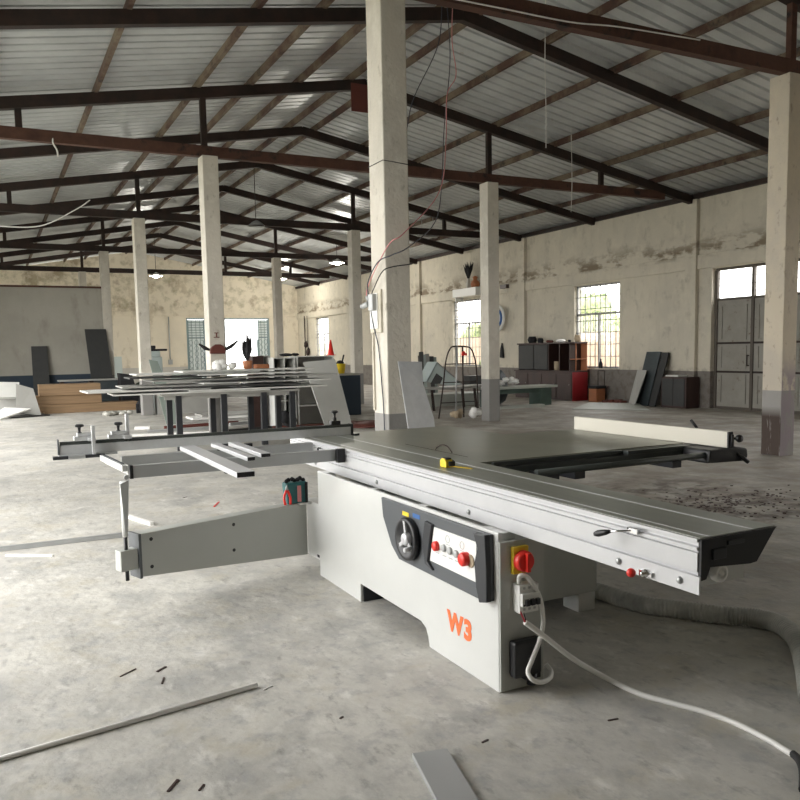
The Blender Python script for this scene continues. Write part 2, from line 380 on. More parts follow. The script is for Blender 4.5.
# panelled double steel door in the right wall
fr = M(); X0, X1 = XR + .12, XR + .18; LY = [9.30, 10.30, 11.30, 12.30, 13.30]
for yy in LY: fr.box(X0 - .02, X1, yy - .035, yy + .035, 0, 3.2)
for zz in (.0, 2.50, 3.19): fr.box(X0, X1, 9.27, 13.33, zz, zz + .06)
dr = struct('door_1', fr, 'dark_door_frame')
for i in range(4):
    a, b = LY[i] + .03, LY[i + 1] - .03
    lf = M().box(X0 + .01, X1 - .01, a, b, .06, 2.5)
    for z0, z1 in ((.14, .80), (.94, 1.46), (1.60, 2.38)):
        for (c, d, e, f) in ((a + .12, b - .12, z0, z0 + .02), (a + .12, b - .12, z1 - .02, z1), (a + .12, a + .14, z0, z1), (b - .14, b - .12, z0, z1)):
            lf.box(X0 - .008, X0 + .01, c, d, e, f)
    o = obj('door_leaf', lf, 'door_metal', dr)
    for zz in (.86, 1.52): obj('cross_rail', M().box(X0 - .02, X0 + .011, a, b, zz - .02, zz + .025), 'dark_steel', o)
    if i in (1, 3): obj('door_handle', M().cyl((X0 - .05, a + .06, 1.0), (X0 - .05, a + .06, 1.25), .012, 8).box(X0 - .05, X0 + .01, a + .05, a + .07, 1.0, 1.02).box(X0 - .05, X0 + .01, a + .05, a + .07, 1.23, 1.25), 'dark_steel', o)
gb = M()
for zz in (2.68, 2.85, 3.02): gb.cyl((XR + .14, 9.3, zz), (XR + .14, 13.3, zz), .006, 6)
obj('transom_bars', gb, 'window_metal', dr)
# open back doorway with ornamental gate leaves
def gate_leaf(par, x0, x1, y, wide=True):
    z1 = 3.25
    f = M()
    for (a, b, c, d) in ((x0, x0 + .05, 0.03, z1), (x1 - .05, x1, .03, z1), (x0, x1, .03, .08), (x0, x1, 2.3, 2.36), (x0, x1, z1 - .05, z1)): f.box(a, b, y, y + .04, c, d)
    l = obj('gate_leaf', f, 'gate_metal', par)
    o = M(); nn = 3 if x1 - x0 > .8 else 2
    for i in range(1, nn + 1):
        xx = x0 + (x1 - x0) * i / (nn + 1); o.cyl((xx, y + .02, .08), (xx, y + .02, z1), .012, 6)
    for i in range(7):
        for j in range(nn):
            c = (x0 + (x1 - x0) * (j + .5) / nn, y + .02, .35 + i * .29)
            o.tube([(c[0] + .09 * math.cos(t), c[1], c[2] + .13 * math.sin(t)) for t in (2 * math.pi * q / 12 for q in range(13))], .012, 5)
    for i in range(6): o.box(x0, x1, y + .01, y + .03, 2.45 + i * .13, 2.48 + i * .13)
    obj('ornament', o, 'gate_metal', l)
    obj('gate_panel', M().box(x0 + .05, x1 - .05, y + .045, y + .055, .08, z1 - .05), 'gate_panel', l)
f = M()
for (a, b, c, d) in ((8.98, 9.04, 0, 3.34), (9.91, 9.97, 0, 3.34), (8.98, 9.97, 3.28, 3.34), (10.93, 10.99, 0, 3.34), (13.31, 13.37, 0, 3.34), (10.93, 13.37, 3.28, 3.34)): f.box(a, b, YB - .01, YB + .2, c, d)
d2 = struct('door_2', f, 'gate_metal')
gate_leaf(d2, 9.05, 9.9, YB + .05)
gate_leaf(d2, 12.75, 13.3, YB + .05)
# outside the right wall
ob = M().box(18.4, 18.6, -4, 50, -.21, 2.0)
tag(obj('garden_wall', ob, 'brick'), 'reddish brick boundary wall seen outside the barred windows', 'wall')
for i, (bx_, by_, r) in enumerate([(16.9, 25.2, .85), (16.8, 36.5, .9), (20.9, 30.6, 1.8), (21.2, 25, 2.1), (21.2, 43, 2.0), (20.5, 56, 1.8)]):
    nm = ['low', 'bushy', 'rounded', 'tall', 'leafy', 'farthest'][i]
    root = thing('shrub', '%s green bush outside, seen through the %s barred window' % (nm, ['first', 'second', 'second', 'first', 'third', 'third'][i]), 'bush', (bx_, by_, -.21), 'bushes outside the right wall')
    fo = M()
    for q in range(26):
        a = random.uniform(0, 6.28); rr = random.uniform(0, r * .75); zz = random.uniform(.4, 1.5) * r
        fo.ball((bx_ + rr * math.cos(a), by_ + rr * math.sin(a), zz), r * .38, r * .38, r * .36, 9, 6, .22)
    obj('foliage', fo, 'leaf', root); obj('trunk', M().cyl((bx_, by_, -.21), (bx_, by_, r), .07, 7), 'wood_dark', root)

# ------------------------------------------------------------------ columns
COLY = (7.2, 13.9, 20.7, 27.5, 34.3)
ordn = ['nearest', 'second', 'third', 'fourth', 'fifth']
TOPZ = 4.84
for k, y in enumerate(COLY):
    wd = .13
    xl = 3.60 if k == 0 else (3.50 if k == 1 else 3.43)
    tz = 4.93 if k == 0 else TOPZ
    mb = M().box(xl - .13, xl + .14, y - .15, y + .18, 0, tz)
    if k == 0: nm = 'square concrete column with wires, standing behind the saw table'
    else: nm = ['', 'concrete column with brown horned ornament behind the piled white panels', 'chipped concrete column beside the low wood stack on the left', 'concrete column at the end of the grey partition wall', 'farthest concrete column of the left row, before the back wall'][k]
    c = obj('concrete_column', mb, 'column_concrete', bevel=.012, origin=(xl, y, 0)); tag(c, nm, 'column', 'concrete columns')
    if k == 4: continue
    xr = 9.385 if k == 0 else 9.22
    mb = M().box(xr - .135, xr + .135, y - .15, y + .15, 0, tz)
    nm = ['stained concrete column at the right edge, with paint dripping down its foot', 'concrete column with grey foot in front of the dark sideboard', 'concrete column just left of the wired middle column', 'farthest concrete column of the right row, rising behind the shelf cabinets'][k]
    c = obj('concrete_column', mb, 'column_stained' if k == 0 else 'column_concrete', bevel=.012, origin=(xr, y, 0)); tag(c, nm, 'column', 'concrete columns')

# ------------------------------------------------------------------ roof steel
TW = .12
def truss(y, k):
    near = k == 0
    t = thing('roof_truss', ['rust brown roof truss overhead, nearest, carried by the right-edge column', 'roof truss with bright rusty bottom beam on the two nearer columns', 'dark roof truss resting on the third pair of columns', 'dark roof truss over the grey partition wall', 'dark roof truss nearest the back wall'][k], 'roof truss', (RX, y, TOPZ), 'roof trusses on columns')
    up = lambda x: roof_z(x) - .20
    mt = 'dark_steel'
    obj('top_chord', M().bar((XL + .05, y, up(XL + .05)), (RX, y, up(RX)), TW, .18), mt, t)
    obj('top_chord', M().bar((RX, y, up(RX)), (XR - .12, y, up(XR - .12)), TW, .18), mt, t)
    zb = (4.93 if k == 0 else TOPZ) + .085
    obj('bottom_chord', M().bar((XL + .9, y, zb), (XR - 1.0, y, zb), TW, .18), 'rust_steel' if k < 2 else mt, t)
    for x in (0.6, 3.45, 9.385 if k == 0 else 9.22, 12.15):
        obj('post', M().box(x - .05, x + .05, y - .04, y + .04, zb + .07, up(x) - .06), mt if k else 'rust_steel', t)
    if k == 1:
        obj('gusset_plate', M().box(RX - .32, RX + .10, y - .065, y - .05, up(RX) - .52, up(RX) - .02), 'brown_red', t)
    return t
for k, y in enumerate(COLY): truss(y + (.0 if k else -.05), k)
for k, y in enumerate((3.7, 10.5, 17.3, 24.1, 30.9, 37.8)):
    t = thing('roof_rafter', ['bare rafter pair overhead, nearest the camera', 'dark bent rafter pair spanning the roof above the saw', 'dark rafter pair between the second and third columns', 'dark rafter pair between the third and fourth columns', 'dark rafter pair just beyond the grey partition', 'last dark rafter pair before the back wall'][k], 'rafter', (RX, y, RZ - .3), 'rafters between the trusses')
    up = lambda x: roof_z(x) - .20
    obj('rafter_arm', M().bar((XL + .05, y, up(XL + .05)), (RX, y, up(RX)), TW, .18), 'dark_steel', t)
    obj('rafter_arm', M().bar((RX, y, up(RX)), (XR - .12, y, up(XR - .12)), TW, .18), 'dark_steel', t)
PUR = [-1.3, .25, 1.75, 3.38, 4.3, 5.2, 6.2, 6.8, 8.05, 9.42, 10.85, 12.3, 13.7]
pn = ['leftmost, by the left wall', 'first left of the near frame edge', 'second from the left in view', 'third from the left in view', 'fourth from the left in view', 'last one left of the ridge', 'just left of the ridge', 'just right of the ridge', 'first one down the right slope', 'second one down the right slope', 'third one down the right slope', 'fourth one down the right slope', 'lowest on the right slope, near the wall']
for x, nm in zip(PUR, pn):
    z = roof_z(x) - .065
    o = obj('roof_purlin', M().box(x - .03, x + .03, YR, YB - .03, z - .058, z + .055), 'purlin_steel'); tag(o, 'long rusty purlin under the roof sheets, ' + nm, 'purlin', 'roof purlins')
# grey gutter pipe and wires up there
def wire(name, pts, r, mt, label, cat='wire', n=6, seg=8, group=None):
    return tag(obj(name, M().tube(curve(pts, seg), r, n), mt), label, cat, group)
wire('electric_wire', [Py(430, -6, 7.0), Py(500, 8, 7.0), Py(570, 22, 7.0), Py(620, 27, 7.0), Py(700, 40, 7.0)], .008, 'cable_white', 'white cable sagging along the nearest roof beam')
wire('electric_wire', [Py(442, 0, 9.5), Py(438, 45, 9.5), Py(415, 95, 9.5), Py(408, 122, 9.5), Py(403, 160, 9.5)], .006, 'blue_wire', 'dark wire dropping beside the wired column')
wire('electric_wire', [Py(453, -5, 9.5), Py(452, 40, 9.5), Py(456, 75, 9.5), Py(447, 95, 9.5), Py(446, 140, 9.5), Py(440, 190, 8.0), Py(405, 232, 6.98), Py(390, 243, 6.96), Px(375, 270, 3.41), Px(367, 290, 3.42), Px(367, 298, 3.42)], .006, 'pink_wire', 'pink wire hanging from the roof to the column switch board')
wire('electric_wire', [Py(447, 5, 9.6), Py(450, 60, 9.6), Py(444, 130, 9.6), Py(442, 180, 9.6), Py(436, 220, 8.0), Py(410, 246, 6.98), Py(392, 255, 6.95), Px(378, 262, 3.41), Px(368, 282, 3.41), Px(369, 298, 3.41)], .006, 'blue_wire', 'dark blue wire hanging from the roof to the switch board')
wire('electric_wire', [(3.75, 7.10, Py(409, 263, 7.04).z), (3.752, 7.04, Py(408, 264, 7.04).z), Py(392, 267, 7.0), Px(382, 272, 3.42), Px(374, 288, 3.42), Px(370, 298, 3.42)], .005, 'rubber', 'thin black wire looping round the middle column')
wire('electric_wire', [Py(-4, 226, 17), Py(40, 226, 17), Py(75, 210, 17), Py(90, 200, 17)], .012, 'cable_white', 'white cable slung under the roof on the left')
wire('electric_wire', [Py(53, 136, 13.86), Py(53, 143, 13.83), Py(57, 150, 13.8), Py(58, 157, 13.8)], .012, 'cable_white', 'short white wire end hanging from the rusty beam')
wire('electric_wire', [(Py(546, 30, 9).x, 9, roof_z(Py(546, 30, 9).x) - .02), Py(545, 60, 9), Py(546, 110, 9), Py(546, 148, 9)], .005, 'cable_white', 'thin pale cord hanging from the right roof slope')
wire('electric_wire', [(Py(571, 145, 13).x, 13, roof_z(Py(571, 145, 13).x) - .02), Py(572, 180, 13), Py(571, 212, 13)], .006, 'cable_white', 'thin pale cord hanging lower near the right wall')
# lamps
def bay_lamp(px, py, y, label):
    c = Py(px, py, y)
    t = thing('pendant_lamp', label, 'lamp', c, 'roof lamps')
    obj('lamp_shade', M().lathe(c, [(.05, .16), (.09, .12), (.26, .03), (.27, .0)], 18), 'white_plastic', t)
    obj('bulb', M().ball(c + Vector((0, 0, .0)), .16, .16, .07, 12, 6), 'lamp_glow', t)
    obj('cord', M().cyl(c + Vector((0, 0, .16)), (c.x, c.y, roof_z(c.x) - .25), .01, 6), 'rubber', t)
    l = bpy.data.lights.new('bulb_light', 'POINT'); l.energy = 120; l.color = (1, .95, .85); l.shadow_soft_size = .2
    lo = bpy.data.objects.new('bulb_light', l); COL.objects.link(lo); lo.location = c + Vector((0, 0, -.2))
bay_lamp(156, 276, 34.3, 'lit white pendant lamp left of the horned column')
bay_lamp(337, 263, 27.5, 'brightest lit pendant lamp left of the middle column')
bay_lamp(282, 279, 37.8, 'small lit pendant lamp near the far right corner')
c = Py(256, 226, 20.7)
t = thing('pendant_lamp', 'unlit grey pendant lamp above the left column row', 'lamp', c, 'roof lamps')
obj('lamp_shade', M().lathe(c, [(.06, .14), (.12, .10), (.24, .0)], 16), 'grey_plastic', t); obj('cord', M().cyl(c + Vector((0, 0, .14)), (c.x, c.y, roof_z(c.x) - .2), .01, 6), 'rubber', t)
c = Py(428, 236, 20.7)
tag(obj('tube_light', M().cyl(c + Vector((-.2, 0, 0)), (c.x - .2, c.y, roof_z(c.x) - .2), .008, 5).cyl(c + Vector((.2, .05, 0)), (c.x + .2, c.y + .05, roof_z(c.x) - .2), .008, 5).bar(c + Vector((-.35, 0, 0)), c + Vector((.35, .1, 0)), .09, .06), 'alu_grey', bevel=.01), 'unlit tube light fitting hanging under the roof by the wires', 'lamp')



# ------------------------------------------------------------------ sliding table saw
S = thing('sliding_table_saw', 'large white and grey sliding table saw with long sliding table, outrigger and orange W3 lettering', 'table saw', (2.4, 3.9, 0))
FX = 1.885
cab = M().prism([(2.80, 0), (3.425, 0), (3.437, .05), (3.462, .09), (3.51, .11), (4.265, .112), (4.268, 0), (4.93, 0), (4.93, .712), (2.80, .712)], 'x', 1.89, 1.91)
cab.box(1.91, 2.12, 2.803, 3.42, 0, .655).box(2.88, 3.0, 3.462, 3.60, 0, .11).box(1.912, 3.0, 4.275, 4.925, 0, .11).box(1.91, 1.935, 4.905, 4.928, .11, .705)
cabinet = obj('cabinet', cab, 'machine_white', S, bevel=.004)
obj('base_body', M().box(1.911, 3.0, 3.46, 4.927, .112, .655).box(2.30, 3.0, 3.46, 4.927, .655, .705).box(2.08, 2.24, 3.6, 4.8, .655, .734), 'machine_grey', cabinet)
obj('notch_dark_sheets', M().box(1.911, 2.9, 4.262, 4.274, 0, .111).box(1.911, 2.88, 3.47, 4.262, .104, .1115), 'panel_black', cabinet)  # black sheets that darken the inside of the foot notch
obj('end_plate', M().box(1.893, 2.122, 2.79, 2.802, .006, .672), 'machine_grey', cabinet, bevel=.002)  # grey instead of cabinet white, the shade of this end painted in
obj('side_cover', M().box(2.13, 2.998, 3.448, 3.459, .112, .70), 'machine_grey', cabinet, bevel=.002)
obj('foot_bolt', M().cyl((1.90, 4.94, .125), (1.90, 4.98, .125), .012, 10), 'black_plastic', cabinet)
for yy, ln in ((5.0, .10), (4.22, .05), (3.62, .07), (2.95, .16)):
    obj('mounting_block', M().box(1.94, 2.03, yy - ln / 2, yy + ln / 2, .655, .690), 'machine_white', cabinet, bevel=.003)
# lettering
def text_mesh(s, size, off):
    cu = bpy.data.curves.new('txt', 'FONT'); cu.body = s; cu.size = size; cu.extrude = .0008; cu.offset = off
    o = bpy.data.objects.new('txt', cu); COL.objects.link(o); dg = bpy.context.evaluated_depsgraph_get(); dg.update()
    me = bpy.data.meshes.new_from_object(o.evaluated_get(dg)); bpy.data.objects.remove(o); return me
def lettering(name, s, size, off, loc, matn, parent, xs=1, shear=0):
    me = text_mesh(s, size, off); org = WORG[parent.name]; mb = M()
    vs = [Vector(loc) + Vector((0, -1, 0)) * (v.co.x * xs + shear * v.co.y) + Vector((0, 0, 1)) * v.co.y + Vector((-1, 0, 0)) * v.co.z for v in me.vertices]
    mb.add(vs, [list(p.vertices) for p in me.polygons]); return obj(name, mb, matn, parent)
lettering('lettering', 'W', .128, .0065, (1.8885, 3.232, .160), 'orange', cabinet, 1.0)
lettering('lettering', '3', .128, .0065, (1.8885, 3.088, .160), 'orange', cabinet, 1.12)
# control panel
cp = M().prism([(3.917, .694), (2.836, .700), (2.83, .406), (2.891, .389), (3.714, .392), (3.80, .45), (3.899, .591)], 'x', 1.872, 1.8895)
panel = obj('control_panel', cp, 'panel_dark', S, bevel=.003)
obj('side_fin', M().prism([(2.935, .692), (2.84, .700), (2.828, .55), (2.828, .404), (2.889, .388), (2.915, .45), (2.925, .56), (2.90, .63)], 'x', 1.846, 1.874), 'panel_black', panel, bevel=.004)
obj('side_fin', M().prism([(3.395, .66), (3.325, .652), (3.352, .56), (3.375, .46), (3.325, .425), (3.40, .44), (3.425, .55)], 'x', 1.856, 1.874), 'panel_black', panel, bevel=.003)
bp = obj('button_plate', M().prism([(3.318, .642), (2.940, .645), (2.946, .462), (3.366, .466)], 'x', 1.868, 1.8725), 'white_plastic', panel)
for yy, zz, r, mt, d in ((3.293, .554, .024, 'red', .02), (3.222, .559, .018, 'grey_plastic', .012), (3.165, .558, .018, 'grey_plastic', .012), (3.108, .556, .018, 'grey_plastic', .012), (3.018, .553, .032, 'red', .034)):
    b = obj('push_button', M().lathe((1.868, yy, zz), [(0, -d), (r * .85, -d), (r, -d * .8), (r, 0)], 18, 'x'), mt, panel)
    if mt == 'red': b['label'] = 'red push button'
obj('button_ring', M().lathe((1.868, 2.985, .55), [(.026, -.006), (.03, -.004), (.03, 0)], 16, 'x').lathe((1.868, 2.985, .55), [(0, -.006), (.026, -.006)], 16, 'x'), 'cardboard', panel)
mk = M()
for yy in (3.29, 3.222, 3.165, 3.108): mk.box(1.8672, 1.868, yy - .018, yy + .018, .518, .523)
for yy, zz in ((3.19, .608), (3.06, .606)):
    mk.tube([(1.8672, yy + .018 * math.cos(t), zz + .018 * math.sin(t)) for t in (6.2832 * q / 14 for q in range(15))], .0012, 4)
    mk.box(1.8672, 1.868, yy - .02, yy + .02, zz - .028, zz - .025)
obj('plate_markings', mk, 'grey_plastic', panel)
obj('sticker', M().box(1.8705, 1.872, 3.59, 3.66, .642, .663), 'yellow', panel)['label'] = 'small yellow sticker'
obj('sticker', M().box(1.8705, 1.872, 3.47, 3.545, .650, .672), 'blue', panel)['label'] = 'small blue sticker'
hw = obj('handwheel', M().lathe((1.872, 3.575, .532), [(0, -.012), (.07, -.014), (.09, -.034), (.106, -.036), (.113, -.026), (.112, -.004), (.1, 0)], 32, 'x'), 'black_plastic', S)
hs = M().lathe((1.85, 3.575, .532), [(0, -.02), (.028, -.02), (.034, -.012), (.034, .012)], 20, 'x')
for an, ln in ((95, .10), (-35, .085), (215, .075)):
    a = math.radians(an); hs.bar((1.848, 3.575, .532), (1.842, 3.575 - ln * math.cos(a), .532 + ln * math.sin(a)), .02, .010, (1, 0, 0))
hs.cyl((1.842, 3.575 - .07 * math.cos(-.6), .532 + .07 * math.sin(-.6)), (1.805, 3.575 - .07 * math.cos(-.6), .532 + .07 * math.sin(-.6)), .013, 12)
obj('wheel_spokes', hs, 'alu_white', hw)
# isolator switch, breaker, junction box on the end plate
iso = obj('isolator_switch', M().box(1.946, 2.028, 2.768, 2.79, .528, .648), 'yellow', S, bevel=.004)
obj('switch_knob', M().lathe((1.992, 2.768, .586), [(.046, 0), (.046, -.024), (.040, -.034), (0, -.034)], 22, 'y').box(1.983, 2.001, 2.715, 2.74, .545, .627), 'red', iso, bevel=.002)
bk = obj('circuit_breaker', M().box(1.955, 2.055, 2.735, 2.79, .362, .486).box(1.958, 2.052, 2.718, 2.74, .395, .452), 'white_plastic', S, bevel=.003)
tg = M()
for i in range(3): tg.box(1.970 + i * .027, 1.988 + i * .027, 2.704, 2.72, .402, .428)
tg.box(1.962, 2.048, 2.716, 2.719, .400, .406)
obj('breaker_toggle', tg, 'black_plastic', bk)
hl = M()
for i in range(3):
    for zz in (.375, .468): hl.box(1.972 + i * .027, 1.984 + i * .027, 2.7335, 2.736, zz, zz + .010)
obj('terminal_hole', hl, 'grey_plastic', bk)
jb = obj('junction_box', M().box(1.932, 2.078, 2.74, 2.79, .072, .236), 'black_plastic', S, bevel=.012)
obj('junction_gland', M().cyl((2.03, 2.755, .08), (2.03, 2.755, .03), .022, 12).box(1.99, 2.07, 2.742, 2.79, .058, .10), 'black_plastic', jb)
obj('screw', M().cyl((2.0, 2.741, .125), (2.0, 2.736, .125), .006, 8), 'chrome', jb)
c1 = [Py(519, 583, 2.755), Py(520, 576, 2.745), Py(527, 577, 2.735), Py(535, 588, 2.73), Py(541, 602, 2.73), Py(543, 624, 2.72), Py(539, 642, 2.72), Py(532, 660, 2.71), Py(528, 672, 2.70), Py(533, 680, 2.68), Py(542, 682, 2.70), Py(550, 678, 2.76), Py(551, 671, 2.82), Py(546, 664, 2.84)]
for p in c1: p.z = max(p.z, .012)
obj('machine_cable', M().tube(curve(c1, 8), .0105, 10), 'cable_white', S)
w_ = obj('lead_wires', M().tube(curve([Py(519, 606, 2.75), Py(521, 613, 2.735), Py(526, 624, 2.72)], 6), .004, 6), 'red_wire', S)
obj('lead_wire', M().tube(curve([Py(522, 607, 2.75), Py(524, 614, 2.735), Py(527, 624, 2.72)], 6), .003, 6), 'rubber', w_)
pc = [Py(525, 622, 2.722), Py(545, 637, 2.70), Py(575, 660, 2.66), Pz(610, 680, .02), Pz(640, 694, .012), Pz(672, 703, .012), Pz(705, 712, .012), Pz(735, 723, .012), Pz(765, 738, .012), Pz(785, 750, .012), Pz(797, 757, .012)]
pw = thing('power_cable', 'thick white power cable running over the floor from the saw to the right edge', 'cable', (pc[6].x, pc[6].y, 0))
cb = obj('sheath', M().tube(curve(pc, 10), .0118, 12), 'cable_white', pw)
obj('taped_end', M().tube(curve([Pz(793, 754, .013), Pz(799, 760, .014), Pz(803, 772, .014), Pz(803, 790, .014)], 5), .0145, 10), 'rubber', pw)

# sliding table
Y0, Y1 = 1.82, 5.78
st = obj('sliding_table', M().prism([(2.0, .873), (2.0, .863), (2.016, .861), (2.016, .847), (2.0, .845), (2.0, .835), (2.012, .834), (2.012, .828), (2.002, .826), (2.003, .764), (2.016, .760), (2.016, .748), (2.03, .742), (2.052, .772), (2.262, .768), (2.336, .860), (2.37, .866), (2.37, .873)], 'y', Y0, Y1), 'alu_white', S)
ff = M().prism([(1.800, .693), (5.44, .693), (5.70, .752), (1.800, .752)], 'x', 1.991, 1.9985); ff.box(1.9985, 2.018, 1.81, 5.70, .744, .750)
obj('front_flange', ff, 'alu_white', st)
obj('table_surface', M().box(2.016, 2.37, Y0, Y1, .8732, .8748), 'table_alu', st)
obj('t_slot', M().box(2.054, 2.062, Y0, Y1, .8749, .8756).box(2.256, 2.268, Y0, Y1, .8749, .8756), 'alu_white', st)
ec = obj('end_cap', M().prism([(2.007, .870), (2.366, .8735), (2.352, .862), (2.270, .765), (2.238, .762), (2.05, .776), (2.032, .738), (2.007, .735)], 'y', 1.808, 1.82), 'black_plastic', st)
obj('cap_socket', M().box(2.055, 2.115, 1.80, 1.81, .80, .835).box(2.125, 2.20, 1.802, 1.81, .84, .855), 'panel_black', ec, bevel=.002)
obj('end_cap', M().prism([(2.007, .870), (2.366, .8735), (2.270, .768), (2.05, .776), (2.007, .76)], 'y', 5.78, 5.79), 'white_plastic', st)
rail = obj('guide_rail', M().box(2.04, 2.27, 1.86, 1.875, .695, .765).box(2.05, 2.26, 1.875, 5.4, .735, .762), 'machine_white', S)
obj('roller', M().lathe((2.118, 1.835, .742), [(.009, .012), (.030, .012), (.032, .0), (.030, -.014), (.018, -.016), (.018, -.008), (.009, -.008), (.008, -.018), (0, -.018)], 20, 'y'), 'white_plastic', rail)
bt = [(619, 561), (680, 580), (316, 463), (377, 482), (469, 512)]
for p in bt:
    q = Px(p[0], p[1], 1.991); obj('flange_bolt', M().lathe(q, [(.013, 0), (.013, -.004), (.008, -.010), (0, -.010)], 10, 'x'), 'alu_grey', st)
a, b, c = Px(595, 534, 1.93), Px(610, 531.5, 1.94), Px(632, 530.5, 1.99)
lv = obj('locking_lever', M().cyl(b, c, .004, 8).box(1.985, 2.0, c.y - .03, c.y + .02, c.z - .009, c.z + .009), 'chrome', S)
obj('lever_grip', M().tube([a, a + (b - a) * .2, a + (b - a) * .7, b], [.009, .0125, .0105, .006], 12), 'black_plastic', lv)
c = Px(647, 573, 1.991)
sp = obj('stop_pin', M().lathe(c, [(.015, 0), (.015, -.012), (.009, -.014), (.009, -.03), (0, -.03)], 14, 'x').box(1.980, 1.992, c.y - .03, c.y + .03, c.z - .008, c.z + .008), 'chrome', S)
obj('pin_knob', M().ball(c + Vector((-.04, .035, -.002)), .0165, n=16), 'red', sp)
for px, py in ((293, 446), (318, 451)):
    q = Py(px, py, 5.79) if px < 300 else Px(px, py, 1.985)
    obj('clamp_lever', M().cyl(q + Vector((.0, 0, .02)), q + Vector((0, -.0, -.05 if px < 300 else -.01)), .007, 8).cyl(q + Vector((.0, 0, .02)), q + Vector((.05, -.05, .02)), .006, 8), 'black_plastic', st)

# main table, extension, rails, rip fence
mt_ = obj('main_table', M().box(2.385, 3.345, 3.725, 5.68, .845, .868).box(2.40, 3.33, 3.74, 5.66, .80, .845).box(2.45, 2.98, 3.85, 4.9, .706, .80), 'cast_iron', S, bevel=.003)
obj('riving_knife', M().tube(curve([Px(435.5, 449.5, 2.46), Px(438, 446.5, 2.46), Px(443, 444.8, 2.46), Px(448, 447, 2.46), Px(452, 452.5, 2.46)], 6), [.004] * 25, 6), 'dark_steel', mt_)
obj('saw_slot', M().box(2.455, 2.463, 3.95, 4.75, .8682, .8688), 'dark_steel', mt_)
obj('extension_table', M().box(3.352, 3.975, 3.745, 4.87, .842, .866).box(3.37, 3.96, 3.76, 4.85, .80, .842), 'cast_iron', S, bevel=.003)
fr = obj('fence_rail', M().box(2.47, 4.10, 3.655, 3.722, .80, .838).box(2.47, 4.10, 3.70, 3.722, .838, .864).box(3.42, 4.10, 3.655, 3.70, .838, .862), 'dark_alu', S, bevel=.002)
obj('rail_slot', M().box(2.48, 3.42, 3.664, 3.70, .8385, .841), 'black_plastic', fr)
rr = obj('round_rail', M().cyl((2.60, 3.48, .822), (4.02, 3.48, .822), .019, 16), 'dark_alu', S)
for xb in (2.68, 2.86, 3.60): obj('rail_bracket', M().box(xb, xb + .07, 3.47, 3.66, .765, .808), 'panel_black', rr)
ca = obj('fence_carriage', M().prism([(3.86, .775), (4.19, .765), (4.22, .79), (4.21, .845), (4.10, .864), (3.88, .855)], 'y', 3.44, 3.70), 'black_plastic', S, bevel=.012)
p = Py(737, 453, 3.44); q = Py(748, 462, 3.42)
obj('carriage_lever', M().tube([p, p + (q - p) * .3, p + (q - p) * .4, q], [.008, .008, .014, .013], 10), 'black_plastic', ca)
fn = obj('rip_fence', M().box(3.985, 4.02, 3.405, 4.85, .866, .966), 'fence_cream', S, bevel=.003)
obj('fence_end_cap', M().box(3.983, 4.022, 3.395, 3.405, .866, .965), 'black_plastic', fn)
kp = Vector((4.035, 3.36, .925))
obj('fence_knob', M().cyl(kp + Vector((-.03, .03, 0)), kp, .008, 8).lathe(kp, [(0, -.014), (.02, -.014), (.025, 0), (.02, .014), (0, .014)], 14, 'y').cyl((4.0, 3.38, .875), (4.0, 3.38, .95), .009, 8), 'black_plastic', fn)
p = Py(697, 428, 3.9); q = Py(691, 420, 3.95)
obj('fence_lever', M().tube([p, q], .010, 8).tube([p, (4.03, 3.8, .90)], .006, 6), 'black_plastic', fn)

# swing arm
AL, AR = Vector((.705, 4.70, 0)), Vector((1.885, 5.11, 0)); z0, z1 = .108, .474
dd = (AR - AL).normalized(); nn = Vector((-dd.y, dd.x, 0))
def armbox(t0, t1, n0, n1, za, zb):
    v = [AL + dd * t + nn * n_ + Vector((0, 0, z)) for z in (za, zb) for n_ in (n0, n1) for t in (t0, t1)]
    return M().add(v, [(0, 2, 3, 1), (4, 5, 7, 6), (0, 1, 5, 4), (2, 6, 7, 3), (0, 4, 6, 2), (1, 3, 7, 5)])
L_ = (AR - AL).length
am = armbox(0.0, L_ - .015, 0, .10, z0, z1); zl = .222
for i in (0, 2): am.v[i].z = zl
arm = obj('swing_arm', am, 'machine_grey', S, bevel=.004)
ep = M(); ep.v = []
obj('arm_end_plate', armbox(-.018, -.001, -.012, .11, zl - .006, z1 + .004), 'panel_dark', arm, bevel=.002)
for px, py in ((151, 539), (152, 566.5), (233.5, 524.5), (234, 550)):
    d = ray(px, py); k = (AL - EYE).dot(nn) / d.dot(nn); h = EYE + d * k
    obj('arm_hole', M().cyl(h + nn * .002, h - nn * .002, .011, 14), 'black_plastic', arm)
obj('hinge', M().box(1.893, 1.99, 4.93, 5.16, .10, .485).box(1.80, 1.99, 5.06, 5.22, .466, .48), 'machine_white', S, bevel=.003)
blk = obj('leg_bracket', armbox(-.125, -.02, .0, .07, .275, .395), 'machine_grey', arm, bevel=.004)
pt = armbox(-.10, -.08, .03, .04, 0, 1).v[0]
lx, ly = pt.x + .022, pt.y
leg = obj('support_leg', M().tube([(lx, ly, .47), (lx, ly, .60), (lx + .005, ly, .79)], [.016, .017, .021], 4), 'machine_white', S)
obj('leg_rod', M().cyl((lx, ly, .215), (lx, ly, .50), .011, 10), 'black_plastic', leg)
obj('leg_flat', M().prism([(lx - .018, .78), (lx + .03, .80), (lx + .012, .50), (lx - .004, .50)], 'y', ly - .035, ly - .022), 'alu_grey', leg)

